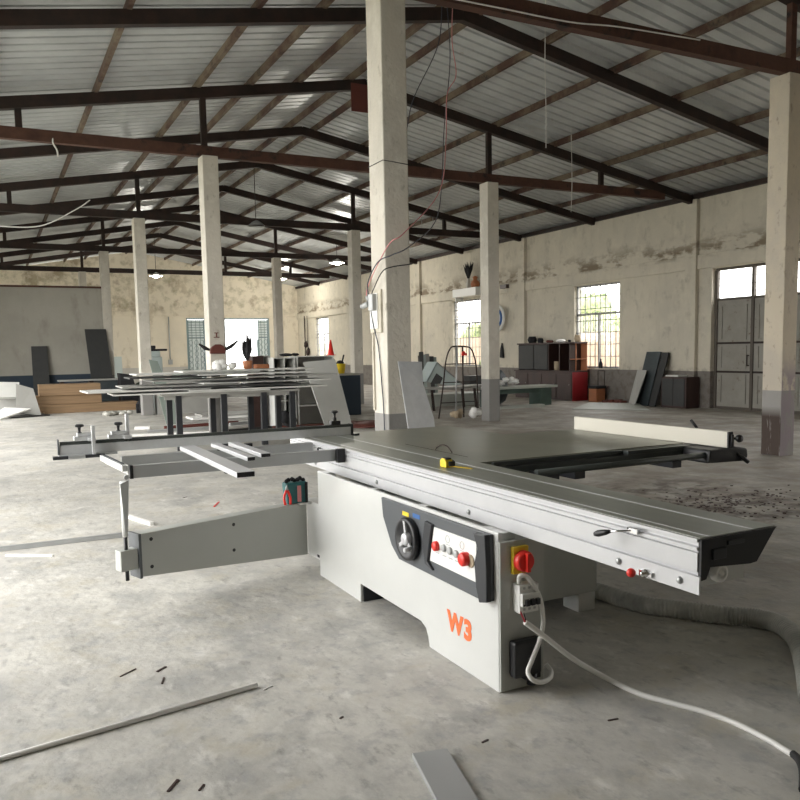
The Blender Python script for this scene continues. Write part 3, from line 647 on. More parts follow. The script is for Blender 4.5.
# outrigger frame with crosscut fence
of = obj('outrigger_frame', M().box(.69, 1.985, 4.74, 4.785, .795, .868).box(.70, 1.99, 5.26, 5.31, .795, .862), 'alu_grey', S, bevel=.003)
obj('tube_cap', M().box(.672, .69, 4.738, 4.787, .793, .87), 'black_plastic', of)
obj('tube_cap', M().box(1.945, 1.995, 4.70, 4.739, .787, .876), 'black_plastic', of)
er = obj('end_roller_rail', M().bar((.60, 5.42, .848), (.652, 4.80, .848), .028, .036).bar((.62, 5.42, .838), (.672, 4.80, .838), .008, .06), 'machine_white', of, bevel=.003)
obj('end_slot', M().bar((.604, 5.38, .868), (.650, 4.85, .868), .018, .008), 'panel_dark', er)
obj('frame_bolt', M().cyl((.655, 4.78, .80), (.655, 4.76, .80), .014, 10), 'alu_grey', of)
def sup(name, far, near, wd, z_, h_):
    a_, b_ = Pz(far[0], far[1], z_), Pz(near[0], near[1], z_)
    x = (a_.x + b_.x) / 2; o = obj(name, M().box(x - wd / 2, x + wd / 2, b_.y, a_.y, z_ - h_, z_), 'alu_white', of, bevel=.003)
    obj('bar_end', M().box(x - wd / 2 + .003, x + wd / 2 - .003, b_.y - .003, b_.y, z_ - h_ + .003, z_ - .003), 'black_plastic', o)
sup('support_bar', (186, 445.5), (247, 471.5), .096, .898, .03)
sup('support_bar', (217, 442.5), (248, 457), .05, .893, .026)
sup('support_bar', (236, 441.5), (262, 453.5), .062, .893, .026)
obj('frame_foot', M().ball((1.24, 4.76, .785), .022, .022, .014).box(1.22, 1.26, 4.75, 4.78, .785, .80), 'black_plastic', of)
obj('frame_pad', M().box(1.30, 1.42, 5.20, 5.24, .862, .868).box(1.55, 1.60, 5.42, 5.46, .84, .87), 'black_plastic', of)
cf = obj('crosscut_fence', M().box(.355, 2.382, 5.485, 5.54, .874, .934), 'alu', S, bevel=.002)
obj('fence_scale', M().box(.36, 2.375, 5.495, 5.535, .934, .950).box(.36, 2.375, 5.505, 5.525, .95, .955), 'dark_alu', cf)
obj('fence_end', M().box(.345, .355, 5.48, 5.545, .872, .972), 'panel_dark', cf)
obj('fence_end', M().box(2.382, 2.398, 5.475, 5.545, .868, .955).box(2.382, 2.44, 5.46, 5.48, .866, .882), 'black_plastic', cf)
obj('fence_extension', M().box(.31, .62, 5.41, 5.47, .852, .872), 'panel_black', cf, bevel=.002)
obj('fence_extension_bar', M().box(.40, .50, 5.40, 5.48, .852, .873).box(.345, .70, 5.43, 5.48, .862, .876), 'alu_grey', cf, bevel=.002)
def knob(c, par):
    k = M().lathe(c, [(0, .032), (.018, .032), (.03, .026), (.03, .014), (.012, .010), (.009, -.02), (.016, -.024), (.016, -.045), (0, -.045)], 5)
    obj('star_knob', k, 'black_plastic', par, bevel=.003)
for x0, kx, plx, yy, zt in ((.445, .482, .545, 5.435, 1.058), (.655, .722, .768, 5.515, 1.115)):
    fs = obj('flip_stop', M().box(x0, x0 + .125, 5.48, 5.55, .956, .985).box(x0 + .02, x0 + .12, 5.485, 5.545, .985, 1.005), 'alu', cf, bevel=.004)
    obj('stop_plate', M().box(plx, plx + .022, yy - .02, yy + .012, zt - .20, zt).box(plx - .02, plx + .03, 5.45, 5.5, .955, .98), 'alu', fs, bevel=.003)
    knob(Vector((kx, 5.515, 1.032)), fs)
kb = obj('fence_clamp', M().box(2.225, 2.30, 5.485, 5.535, .955, .985), 'black_plastic', cf, bevel=.003)
knob(Vector((2.262, 5.51, 1.03)), kb)

# things on the saw
bx, by = 1.80, 5.12
tb = thing('tool_bag', 'small teal tool bag with black rim on the swing arm beside the cabinet', 'tool bag', (1.78, 5.10, .474))
obj('bag_body', M().prism([(1.725, .476), (1.868, .480), (1.866, .625), (1.715, .62)], 'y', 5.07, 5.16), 'teal', tb, bevel=.01)
tl = M()
for i in range(7): x = 1.73 + i * .02; tl.ball((x, 5.10 + .012 * (i % 2), .632 + .006 * (i % 3)), .016, .016, .014, 8, 5, .15)
obj('bag_rim', tl, 'cloth_black', tb)
obj('bag_strap', M().box(1.795, 1.82, 5.062, 5.07, .49, .60), 'pink_wire', tb); obj('bag_trim', M().box(1.85, 1.868, 5.062, 5.07, .48, .62), 'cloth_black', tb)
a = Vector((1.70, 5.045, .482))
pl = thing('pliers', 'red handled pliers standing against the teal tool bag', 'pliers', a)
obj('handle', M().tube(curve([a + Vector((-.0, 0, .0)), a + Vector((-.008, 0, .05)), a + Vector((.01, 0, .10))], 4), .009, 8), 'red', pl)
obj('handle', M().tube(curve([a + Vector((.035, 0, .0)), a + Vector((.035, 0, .05)), a + Vector((.015, 0, .10))], 4), .009, 8), 'red', pl)
obj('jaw', M().tube([a + Vector((.012, 0, .10)), a + Vector((.013, 0, .135))], [.011, .004], 8), 'alu_grey', pl)
tp = thing('tape_measure', 'yellow and black tape measure with its blade pulled out on the sliding table', 'tape measure', (2.125, 3.62, .8752))
obj('case', M().prism([(3.60, .8765), (3.665, .8765), (3.668, .905), (3.655, .922), (3.62, .924), (3.602, .905)], 'x', 2.105, 2.15), 'yellow', tp, bevel=.004)
obj('case_grip', M().box(2.112, 2.143, 3.61, 3.655, .919, .927).box(2.149, 2.156, 3.605, 3.66, .88, .915).box(2.12, 2.156, 3.592, 3.603, .885, .91), 'black_plastic', tp, bevel=.002)
obj('blade', M().bar((2.14, 3.60, .884), (2.205, 3.505, .877), .02, .0025), 'yellow', tp)

# ------------------------------------------------------------------ floor things near the saw
hp = [(3.12, 4.6, .052), (3.09, 3.95, .052)] + [Pz(x, y, .05) for x, y in ((597, 591), (641, 604), (680, 609.5), (720, 614.5), (756, 618), (780, 625), (797, 640), (806, 665), (812, 700))]
hc = curve(hp, 44)
rad = [.051 if i % 4 < 2 else .045 for i in range(len(hc))]
tag(obj('extraction_hose', M().tube(hc, rad, 20), 'hose'), 'ribbed grey dust extraction hose lying behind the saw to the right edge', 'hose')
tag(obj('white_pole', M().cyl((-.55, 3.145, .0105), (.98, 3.385, .0105), .010, 12), 'paper'), 'long thin white pole on the floor at lower left', 'pole')
tag(obj('floor_strip', M().box(-1.6, 1.05, 6.83, 6.87, 0, .035), 'alu_grey', bevel=.003), 'long grey metal strip lying on the floor behind the swing arm', 'metal strip')
def fbar(name, a, b, wd, ht, mt, label, cat, group=None, bevel=0):
    a, b = Vector(a), Vector(b); a.z = b.z = ht / 2
    return tag(obj(name, M().bar(a, b, wd, ht), mt, bevel=bevel), label, cat, group)
fbar('white_stick', Pz(126, 517), Pz(152, 525.5), .035, .03, 'paper', 'short white stick on the floor beside the support leg', 'stick')
fbar('white_stick', Pz(6, 556), Pz(53, 556.5), .02, .015, 'paper', 'thin white stick on the floor at the left, below the grey strip', 'stick')
fbar('white_stick', Pz(135, 429.5), Pz(150, 429), .12, .06, 'paper', 'white offcut on the floor behind the second fence stop', 'stick')
a = Vector((1.36, 2.475, 0)); b = Vector((1.255, 2.03, 0))
fbar('metal_plank', a, b, .135, .022, 'alu_grey', 'grey flat plank lying on the floor at the bottom edge', 'plank', bevel=.003)
chips = [((157, 672), (166, 667), .02, 'short dark splinter left of centre on the open floor, above the white pole'), ((162, 684), (164, 678), .014, 'tiny dark splinter just above the white pole'), ((168, 792), (178, 780), .018, 'dark leaf-shaped scrap near the bottom edge left of the plank'), ((199, 791), (204, 785), .012, 'dark crumb right of the leaf-shaped scrap'), ((120, 677), (136, 669), .008, 'thin grey sliver above the white pole'), ((264, 690), (273, 686), .008, 'pale sliver beyond the end of the white pole'), ((608, 721), (618, 719), .012, 'dark chip on the floor below the white cable'), ((482, 743), (488, 740), .012, 'small dark chip between plank and cable'), ((340, 719), (343, 717), .014, 'dark speck in the middle of the front floor'), ((214, 507), (219, 502), .03, 'small red scrap on the floor behind the swing arm'), ((183, 498), (187, 497), .02, 'small brown scrap left of the red one')]
for a, b, wd, lb in chips:
    fbar('floor_scrap', Pz(*a), Pz(*b), wd * .6, .004, 'red' if 'small red' in lb else ('paper' if 'pale' in lb else 'wood_dark'), lb, 'scrap', 'scraps on the open floor')
dm = M()
for i in range(700):
    t = random.random()
    if i < 520: x, y = random.gauss(5.6, .75), random.gauss(5.2, .30)
    else: x = random.uniform(5.0, 8.6); y = 9.9 + (x - 7) * -.8 + random.gauss(0, .35)
    s_ = random.uniform(.006, .018); q = random.uniform(0, 6.28)
    dm.bar((x, y, s_ * .3), (x + s_ * 1.6 * math.cos(q), y + s_ * 1.6 * math.sin(q), s_ * .3), s_, s_ * .5)
o = tag(obj('sawdust_debris', dm, 'wood_dark'), 'brown chips and debris scattered over the floor right of the saw', 'debris'); o['kind'] = 'stuff'
dm = M()
for i in range(160):
    x = random.uniform(4.6, 9.0); y = 10.4 + (x - 7) * -.9 + random.gauss(0, .25); s_ = random.uniform(.02, .06); q = random.uniform(0, 6.28)
    dm.bar((x, y, s_ * .2), (x + s_ * 1.6 * math.cos(q), y + s_ * 1.6 * math.sin(q), s_ * .2), s_, s_ * .3)
o = tag(obj('pale_debris', dm, 'melamine'), 'pale chips strewn in a band behind the saw table', 'debris'); o['kind'] = 'stuff'
# ------------------------------------------------------------------ middle distance
# trestle table under the piled panels
wt = thing('work_table', 'long dark-legged work table carrying the pile of white panels', 'table', (3.4, 13.0, 0))
obj('table_top', M().box(2.30, 4.55, 12.55, 13.42, .86, .895), 'melamine_grey', wt, bevel=.003)
for x in (2.56, 3.27, 3.93, 4.42):
    for y in (12.6, 13.34):
        obj('leg', M().box(x - .045, x + .045, y - .04, y + .04, 0, .86), 'panel_black', wt)
obj('apron', M().box(2.35, 4.5, 12.60, 12.63, .80, .86), 'melamine_grey', wt)
pile = [(1.60, 4.02, 12.50, 13.3, 'melamine', -1, 'lowest white panel of the pile, sticking out'), (2.70, 5.0, 12.47, 13.2, 'melamine', 1, 'grey white panel lying second from the bottom of the pile'),
        (1.22, 3.05, 12.52, 13.4, 'melamine', 2, 'white panel sticking out farthest left from the pile'), (2.45, 4.55, 12.50, 13.3, 'melamine_dark', 1, 'black panel in the lower half of the pile'),
        (1.75, 3.55, 12.6, 13.5, 'melamine_grey', -2, 'grey panel on the left half of the pile'), (2.95, 5.10, 12.55, 13.3, 'melamine', 1, 'white panel in the middle of the pile'),
        (3.05, 4.30, 12.50, 13.2, 'melamine_dark', -1, 'upper black panel of the pile'), (2.2, 3.7, 12.75, 13.5, 'melamine_grey', 3, 'broad grey panel above the black ones'),
        (3.5, 5.25, 12.6, 13.3, 'melamine_grey', 2, 'grey panel sticking out farthest right from the pile'), (1.9, 3.3, 12.85, 13.6, 'melamine_dark', -2, 'black panel near the top left of the pile'),
        (2.95, 4.8, 12.7, 13.45, 'melamine', -3, 'upper white panel on the right of the pile'), (2.0, 4.0, 12.95, 13.6, 'melamine', 1, 'white panel second from the top of the pile'), (2.7, 4.95, 12.9, 13.55, 'melamine', 2, 'topmost white panel of the pile')]
z = .897
for x0, x1, y0, y1, mt, rot, lb in pile:
    th = .022; mb = M().box(x0, x1, y0, y1, z, z + th)
    o = obj('wood_board', mb, mt); o.rotation_euler.z = math.radians(rot * .8); tag(o, lb + ' on the work table', 'panel', 'panels piled on the work table'); z += th + .004
top = z
wbag = M()
for i in range(9): wbag.ball((3.42 + random.uniform(-.14, .18), 13.15 + random.uniform(-.06, .06), top + .06 + random.uniform(-.01, .06)), .07, .06, .055, 8, 6, .3)
tag(obj('plastic_bag', wbag, 'paper'), 'crumpled white plastic bag on the panel pile in front of the column', 'bag')
ft = thing('dried_plant', 'dark upright bundle of leaves in a brown pot on the panel pile', 'plant', (3.86, 13.2, top))
obj('pot', M().lathe((3.86, 13.2, top), [(.05, 0), (.075, .02), (.085, .13), (.075, .14), (0, .14)], 14), 'wood_orange', ft)
lf = M()
for i in range(30):
    a = random.uniform(0, 6.28); q = random.uniform(.0, .08); h = random.uniform(.22, .50); b0 = Vector((3.86, 13.2, top + .12)); e = b0 + Vector((q * math.cos(a), q * math.sin(a), h))
    lf.tube([b0, b0 + (e - b0) * .5 + Vector((q * .4 * math.cos(a), q * .4 * math.sin(a), 0)), e], [.012, .022, .004], 5)
obj('leaves', lf, 'cloth_black', ft)
tag(obj('yellow_tray', M().box(4.02, 4.24, 13.2, 13.4, top, top + .07), 'wood_orange', bevel=.01), 'orange brown tray on the panel pile right of the dried plant', 'tray')
# ornament and mark on the second column
hn = thing('horned_ornament', 'red-brown half-round piece with two black horns fixed to the column behind the pile', 'ornament', (3.48, 13.72, 1.5))
obj('body', M().prism([(3.36 + .0, 1.50), (3.62, 1.50), (3.63, 1.56), (3.60, 1.62), (3.54, 1.66), (3.46, 1.66), (3.39, 1.62), (3.355, 1.56)], 'y', 13.68, 13.748), 'brown_red', hn, bevel=.01)
obj('horn', M().tube([(3.35, 13.72, 1.57), (3.27, 13.70, 1.60), (3.17, 13.68, 1.67)], [.02, .035, .015], 8), 'cloth_black', hn)
obj('horn', M().tube([(3.63, 13.72, 1.57), (3.72, 13.70, 1.62), (3.86, 13.68, 1.73)], [.03, .035, .012], 8), 'cloth_black', hn)
mk = M()
for (a, b, c, d) in ((3.455, 3.525, 1.85, 1.865), (3.48, 3.50, 1.79, 1.85), (3.44, 3.54, 1.775, 1.79)): mk.box(a, b, 13.742, 13.7495, c, d)
tag(obj('painted_mark', mk, 'brown_red'), 'small red painted character above the horned ornament on the column', 'painted mark')
# stuff below: profiles on the floor
for i in range(9):
    x, y = 3.0 + i * .42, 15.2 + (i % 3) * .7; a = random.uniform(-.4, .4)
    fbar('floor_profile', (x - .8 * math.cos(a), y - .8 * math.sin(a), 0), (x + .8 * math.cos(a), y + .8 * math.sin(a), 0), .05, .04 + .012 * (i % 3), ['paper', 'alu_grey', 'brown_red', 'rubber'][i % 4],
         ['white strip, leftmost', 'grey strip, second from the left', 'reddish strip, left of centre', 'black strip, left of centre', 'white strip, in the middle', 'grey strip, right of centre', 'reddish strip, third from the right', 'black strip, second from the right', 'white strip, rightmost'][i] + ' on the floor behind the table of white panels', 'profile', 'profiles on the floor behind the panel table')
for i in range(4):
    o = tag(obj('floor_sheet', M().box(3.3 + i * .22, 4.9 + i * .15, 16.8 + i * .1, 17.5 + i * .1, .002 + i * .05, .045 + i * .05), 'paper' if i % 2 == 0 else 'melamine_grey'), ['lowest', 'second lowest', 'third', 'topmost'][i] + ' sheet of the low pile seen between the table legs', 'sheet', 'low sheet pile behind the panel table')
# shelf carcasses
def carcass(name, x0, x1, y0, y1, zt, shelves, mt, label, back='melamine_grey', verts=()):
    t = thing(name, label, 'cabinet', ((x0 + x1) / 2, (y0 + y1) / 2, 0), 'unfinished shelf cabinets')
    for x in (x0, x1 - .02): obj('side_panel', M().box(x, x + .02, y0, y1, 0, zt), mt, t)
    for x in verts: obj('divider', M().box(x, x + .02, y0, y1, .02, zt - .02), mt, t)
    obj('top_panel', M().box(x0 + .02, x1 - .02, y0, y1, zt - .02, zt), mt, t); obj('back_panel', M().box(x0 + .02, x1 - .02, y1 - .02, y1, 0, zt - .02), back, t)
    for z_ in shelves: obj('shelf', M().box(x0 + .02, x1 - .02, y0 - .003, y1 - .02, z_, z_ + .022), 'melamine', t)
    return t
carcass('shelf_cabinet', 5.50, 6.30, 15.3, 15.8, 1.42, (.40, .88), 'melamine', 'open grey cabinet with two white shelves behind the leaning white board')
carcass('shelf_cabinet', 5.00, 5.46, 15.3, 15.8, 1.40, (.52,), 'melamine', 'narrow open cabinet with a black interior left of the one with shelves', back='melamine_dark', verts=(5.22,))
carcass('shelf_cabinet', 4.92, 5.28, 16.4, 16.9, 1.44, (1.0,), 'melamine_grey', 'plain grey cabinet end above the right end of the panel pile')
tag(obj('storage_box', M().box(4.66, 4.90, 15.6, 15.95, 0, 1.44), 'wood_dark', bevel=.01), 'dark box standing left of the grey cabinets', 'box')
o = M().slab([(5.68, 14.3, 0), (6.24, 14.3, 0), (6.28, 15.2, 1.33), (5.59, 15.2, 1.29)], .02)
tag(obj('leaning_board', o, 'melamine'), 'large white board leaning against the shelf cabinets', 'board')
bb = M()
for i in range(8): bb.ball((5.10 + random.uniform(-.12, .14), 14.75 + random.uniform(-.1, .1), .14 + random.uniform(-.02, .14)), .13, .12, .12, 8, 6, .15)
tag(obj('black_sack', bb, 'cloth_black'), 'black sack on the floor left of the leaning white board', 'sack')
tag(obj('black_bundle', M().tube(curve([(5.2, 14.4, .06), (5.45, 14.15, .05), (5.7, 14.1, .06), (5.9, 14.1, .05)], 4), .05, 8), 'cloth_black'), 'flat black bundle lying on the floor in front of the leaning board', 'bundle')
cn = Vector((6.32, 15.5, 1.422))
co = thing('marker_cone', 'slim red cone standing on the shelf cabinet', 'cone', cn)
obj('cone_body', M().lathe(cn, [(.07, .01), (.012, .32), (0, .32)], 14), 'red', co); obj('cone_base', M().box(cn.x - .08, cn.x + .08, cn.y - .08, cn.y + .08, cn.z, cn.z + .012), 'red', co)
tag(obj('dark_tools', M().ball((5.35, 15.5, 1.45), .14, .1, .03, 10, 6, .2).ball((5.55, 15.55, 1.455), .08, .07, .03, 8, 5, .2), 'cloth_black'), 'dark tools lying on top of the shelf cabinets', 'tools')
# behind the wired column
tag(obj('grey_crate', M().box(7.05, 7.75, 17.2, 17.8, 0, .98), 'partition_plaster', bevel=.01), 'tall grey crate just left of the wired column', 'crate')
yb = thing('yellow_bucket', 'yellow bucket with black bits on the grey crate', 'bucket', (7.32, 17.4, .982))
obj('bucket_body', M().lathe((7.32, 17.4, .982), [(0, 0), (.10, 0), (.13, .22), (.135, .23), (.12, .23), (0, .19)], 16), 'yellow', yb)
obj('contents', M().ball((7.32, 17.4, 1.22), .09, .09, .06, 8, 5, .3).cyl((7.36, 17.4, 1.2), (7.42, 17.4, 1.42), .02, 6), 'cloth_black', yb)
tag(obj('rubble_pile', M().ball((6.8, 14.4, .03), .55, .5, .07, 14, 6, .25).ball((6.3, 14.9, .03), .4, .4, .06, 12, 6, .25), 'brown_red'), 'low reddish heap of rubble at the foot of the wired column', 'rubble')
# reflective sheet against the wired column
tag(obj('metal_sheet', M().slab([(3.665, 6.80, 0), (3.935, 6.80, 0), (3.905, 6.92, .82), (3.815, 6.97, 1.17), (3.83, 7.015, 1.38), (3.565, 7.015, 1.39)], .012), 'shiny_sheet'), 'shiny grey sheet leaning on the wired column behind the saw table', 'metal sheet')
# switch board on the column
sb = thing('switch_board', 'pale wooden board with grey switch gear on the wired column', 'switch board', (3.45, 7.25, 1.7))
obj('backing_board', M().box(3.448, 3.469, 7.13, 7.38, 1.68, 2.10), 'plaster', sb, bevel=.002)
obj('inner_board', M().box(3.436, 3.448, 7.19, 7.36, 1.72, 2.07), 'white_plastic', sb, bevel=.002)
obj('switch', M().box(3.39, 3.436, 7.20, 7.30, 1.90, 2.06), 'grey_plastic', sb, bevel=.004); obj('plug', M().cyl((3.40, 7.30, 1.97), (3.40, 7.46, 1.95), .028, 10).cyl((3.40, 7.30, 2.0), (3.40, 7.34, 2.04), .02, 8), 'grey_plastic', sb)
tag(obj('wall_conduit', M().box(3.452, 3.469, 7.33, 7.36, .9, 1.68), 'plaster'), 'pale cable cover running down the wired column below the switch board', 'conduit')
wire('electric_wire', [(3.41, 7.28, 1.90), (3.43, 7.27, 1.75), (3.455, 7.22, 1.55), (3.455, 7.16, 1.2), (3.455, 7.12, .8), (3.455, 7.12, .02)], .006, 'blue_wire', 'wire running down the wired column from the switch board')
wire('column_tie', [(3.462, 7.385, 3.32), (3.462, 7.045, 3.32), (3.745, 7.045, 3.30)], .004, 'rubber', 'thin wire wrapped round the upper part of the wired column', seg=1)

# ------------------------------------------------------------------ left background
ws = [(1.06, 3.55, 22.9, 23.6, .002, .235, 'lowest and longest board bundle of the wood stack'), (.98, 2.62, 22.95, 23.6, .24, .47, 'middle board bundle of the wood stack'), (1.08, 2.60, 22.9, 23.6, .475, .77, 'top board bundle of the wood stack with a dark upper edge')]
for x0, x1, y0, y1, z0, z1, lb in ws: tag(obj('board_bundle', M().box(x0, x1, y0, y1, z0, z1), 'plywood', bevel=.008), lb, 'board bundle', 'wood stack on the left')
tag(obj('leaning_board', M().slab([(1.12, 27.05, 0), (1.58, 27.05, 0), (1.60, 27.38, 1.83), (1.14, 27.38, 1.83)], .04), 'board_dark'), 'smaller black panel leaning on the grey partition wall', 'panel')
tag(obj('leaning_board', M().slab([(2.85, 26.95, 0), (3.50, 26.95, 0), (3.36, 27.36, 2.35), (2.72, 27.36, 2.35)], .04), 'board_dark'), 'taller black panel leaning on the partition wall next to the column', 'panel')
dt = thing('low_bench', 'low dark bench behind the wood stack', 'bench', (2.9, 25.2, 0))
obj('bench_board', M().box(1.7, 3.45, 24.9, 25.5, .78, .82), 'melamine_grey', dt)
for x in (1.8, 2.6, 3.38): obj('leg', M().box(x - .05, x + .05, 24.95, 25.45, 0, .78), 'dark_steel', dt)
obj('shelf_front', M().box(2.65, 3.36, 25.0, 25.03, .05, .77), 'board_blue', dt)
ds = M().prism([(3.35, 0), (3.95, 0), (3.75, .35), (3.60, .95), (3.25, 1.0)], 'y', 24.0, 24.5)
tag(obj('black_cabinet', ds, 'cloth_black', bevel=.02), 'black slanted cabinet by the end of the partition wall', 'cabinet')
tag(obj('blue_sheet', M().slab([(4.72, 37.6, 0), (5.25, 37.6, 0), (5.25, 37.8, 1.45), (4.72, 37.8, 1.45)], .03), 'blue_pale'), 'pale blue sheet standing far back beside the chipped column', 'sheet')
jn = [('black_machine_part', (3.85, 23.3, .2), .22, 'cloth_black', 'black lump of machinery right of the wood stack', 'machine part'), ('green_machine_part', (3.95, 24.75, .5), .20, 'leaf_dark', 'dark green machine part above the scrap by the chipped column', 'machine part'), ('pale_machine_part', (4.35, 25.6, .45), .24, 'blue_pale', 'pale blue machine part left of the chipped column', 'machine part'), ('black_motor', (3.45, 21.6, .16), .16, 'cloth_black', 'small black motor at the foot of the chipped column', 'motor')]
for nm, c, r, mt, lb, ct in jn:
    mb = M().ball(c, r, r * .8, r, 12, 8, .12).box(c[0] - r * .9, c[0] + r * .7, c[1] - r * .5, c[1] + r * .5, 0, c[2]).cyl((c[0] - r, c[1] - r * .4, c[2] + r * .3), (c[0] + r * 1.2, c[1] - r * .3, c[2] + r * .6), r * .25, 8)
    tag(obj(nm, mb, mt, bevel=.01), lb, ct)
yl = M()
for i in range(14): yl.ball((2.75 + random.uniform(-.3, .35), 21.2 + random.uniform(-.2, .2), .05), .09, .07, .05, 7, 5, .35)
o = tag(obj('dry_leaves', yl, 'hose_ring'), 'pale dusty heap of dry leaves in front of the wood stack', 'leaves'); o['kind'] = 'stuff'
# scrap panels at the left edge
jp = [([(.02, 18.9, .62), (.50, 19.0, .60), (.52, 19.2, .92), (.0, 19.1, .95)], .10, 'melamine', 'white box panel at the left edge, upper one', ), ([(-.1, 18.9, .02), (.50, 18.9, .02), (.50, 19.2, .60), (-.1, 19.2, .60)], .06, 'melamine_grey', 'grey panel propping up the white box at the left edge'),
      ([(.42, 18.6, .30), (.92, 18.6, .22), (.80, 18.9, .80), (.46, 18.9, .92)], .05, 'melamine_grey', 'brownish grey panel with holes leaning beside the white box'), ([(-.2, 18.0, .05), (.12, 18.0, .02), (.72, 18.5, .38), (.2, 18.6, .42)], .03, 'paper', 'bright white sheet slanting at the left edge'),
      ([(.50, 19.3, .04), (1.02, 19.3, .04), (.98, 19.9, .22), (.45, 19.9, .22)], .03, 'paper', 'white sheet lying in the scrap heap right of the slanting one'), ([(.3, 18.2, .01), (1.1, 18.5, .01), (1.0, 19.0, .03), (.2, 18.9, .03)], .03, 'melamine_dark', 'dark board under the white sheets on the floor')]
for q, th, mt, lb in jp:
    q = [(x * 1.15, y + 3.6, max(.01, 1.5 - (1.5 - z) * 1.17)) for x, y, z in q]
    tag(obj('scrap_board', M().slab(q, th), mt), lb, 'panel', 'scrap panels at the left edge')
tag(obj('scrap_heap', M().ball((.42, 23.35, .12), .40, .34, .30, 14, 8, .2), 'board_blue'), 'dark heap of scrap under the white panels at the left edge', 'scrap heap')
tag(obj('grey_pipe', M().cyl((.22, 23.9, .02), (-.35, 24.3, 1.9), .04, 8), 'alu_grey'), 'grey pipe leaning out of the scrap at the left edge', 'pipe')
# grey green boards beside the chipped column
tag(obj('leaning_board', M().slab([(3.18, 16.9, 0), (3.52, 16.9, 0), (3.12, 17.3, 1.36), (2.94, 17.3, 1.40)], .03), 'tarp_green'), 'grey green board leaning right of the chipped column', 'board')
tag(obj('tool_stand', M().box(3.78, 4.10, 22.0, 22.3, 0, 1.45).box(3.70, 4.05, 21.98, 22.3, 1.45, 1.60), 'blue_pale', bevel=.02), 'pale blue stand behind the chipped column', 'stand')
tag(obj('black_vise', M().box(3.62, 4.25, 22.05, 22.25, 1.602, 1.66).box(3.75, 3.95, 22.05, 22.25, 1.66, 1.75), 'cloth_black', bevel=.02), 'black vise on the pale blue stand', 'vise')
dm_ = M().lathe((4.75, 22.1, 0), [(.40, 0), (.42, .78), (.40, .95), (.30, 1.05), (0, 1.10)], 20)
tag(obj('covered_drum', dm_, 'tarp_green'), 'pale green rounded drum behind the left end of the panel pile', 'drum')
tag(obj('dark_plank', M().box(3.65, 5.2, 20.55, 20.9, .0, .86), 'melamine_grey'), 'long pale counter behind the panel pile', 'counter')
tag(obj('back_door_post', M().cyl((12.45, 40.6, 0), (12.45, 40.6, 2.2), .05, 8), 'gate_metal'), 'slim pale post in the bright back doorway', 'post')

# ------------------------------------------------------------------ right background
ar = thing('arched_rack', 'tall arch-topped black tube rack with three rungs in front of the barred window', 'rack', (9.1, 15.0, 0))
R0 = 15.0
fm = M().tube(curve([(8.60, R0, 0), (8.72, R0, .7), (8.80, R0, 1.25), (8.90, R0, 1.50), (9.02, R0, 1.56), (9.33, R0, 1.55), (9.46, R0, 1.48), (9.56, R0, 1.2), (9.60, R0, .7), (9.62, R0, 0)], 6), .016, 8)
obj('arch_frame', fm, 'dark_steel', ar)
for z_, a, b in ((1.18, 8.79, 9.55), (.78, 8.73, 9.60), (.34, 8.66, 9.61)): obj('rung', M().cyl((a, R0, z_), (b, R0, z_), .011, 8), 'dark_steel', ar)
obj('upright', M().cyl((9.08, R0, 1.55), (9.03, R0, 0), .018, 8), 'alu_grey', ar); obj('upright', M().cyl((9.22, R0, 1.55), (9.24, R0, 0), .018, 8), 'dark_steel', ar)
tag(obj('red_ribbon', M().ball((9.225, 14.96, 1.40), .055, .02, .05, 12, 8, .15).ball((9.29, 14.96, 1.385), .03, .015, .03, 8, 6, .1), 'red'), 'red ribbon tied to the top of the arched rack', 'ribbon')
jt = thing('junk_table', 'small dark-legged table left of the arched rack, loaded with tipped cartons', 'table', (10.1, 17.3, 0))
obj('table_top', M().box(9.4, 10.95, 16.95, 17.7, .52, .56), 'melamine_grey', jt)
for x, y in ((9.62, 17.0), (10.85, 17.0), (9.5, 17.6), (10.85, 17.6)): obj('leg', M().bar((x - .06, y, .52), (x, y, 0), .05, .05), 'dark_steel', jt)
bx_ = M().slab([(9.48, 17.1, .72), (9.78, 17.1, 1.20), (10.5, 17.1, .62), (10.28, 17.1, .565)], .03)
bx_.slab([(9.78, 17.1, 1.20), (9.78, 17.6, 1.20), (10.5, 17.6, .62), (10.5, 17.1, .62)], .02).slab([(9.48, 17.1, .72), (9.48, 17.6, .72), (9.78, 17.6, 1.20), (9.78, 17.1, 1.20)], .02)
tc = tag(obj('tipped_carcass', bx_, 'blue_pale'), 'pale grey green cabinet carcass tipped on its corner on the junk table', 'cabinet')
obj('dark_inner_sheet', M().slab([(9.56, 17.065, .66), (9.74, 17.065, .92), (9.92, 17.065, .80), (9.84, 17.065, .66)], .01), 'melamine_dark', tc)  # flat dark sheet in place of a hollow inside
tag(obj('reflection_sheet', M().slab([(9.9, 16.6, .585), (10.9, 16.7, .60), (10.8, 17.0, .60), (9.8, 17.05, .585)], .02), 'paper'), 'white sheet standing in for the light reflection on the junk table behind the rack', 'sheet')  # the table top's light reflection, made as a white sheet
tag(obj('low_platform', M().box(9.5, 12.4, 18.2, 19.0, 0, .32), 'bench_top', bevel=.01), 'low pale platform on the floor behind the arched rack', 'platform')
tag(obj('dark_carton', M().box(10.75, 11.15, 17.15, 17.5, .562, .82), 'melamine_dark', bevel=.01), 'black carton at the right end of the junk table', 'carton')
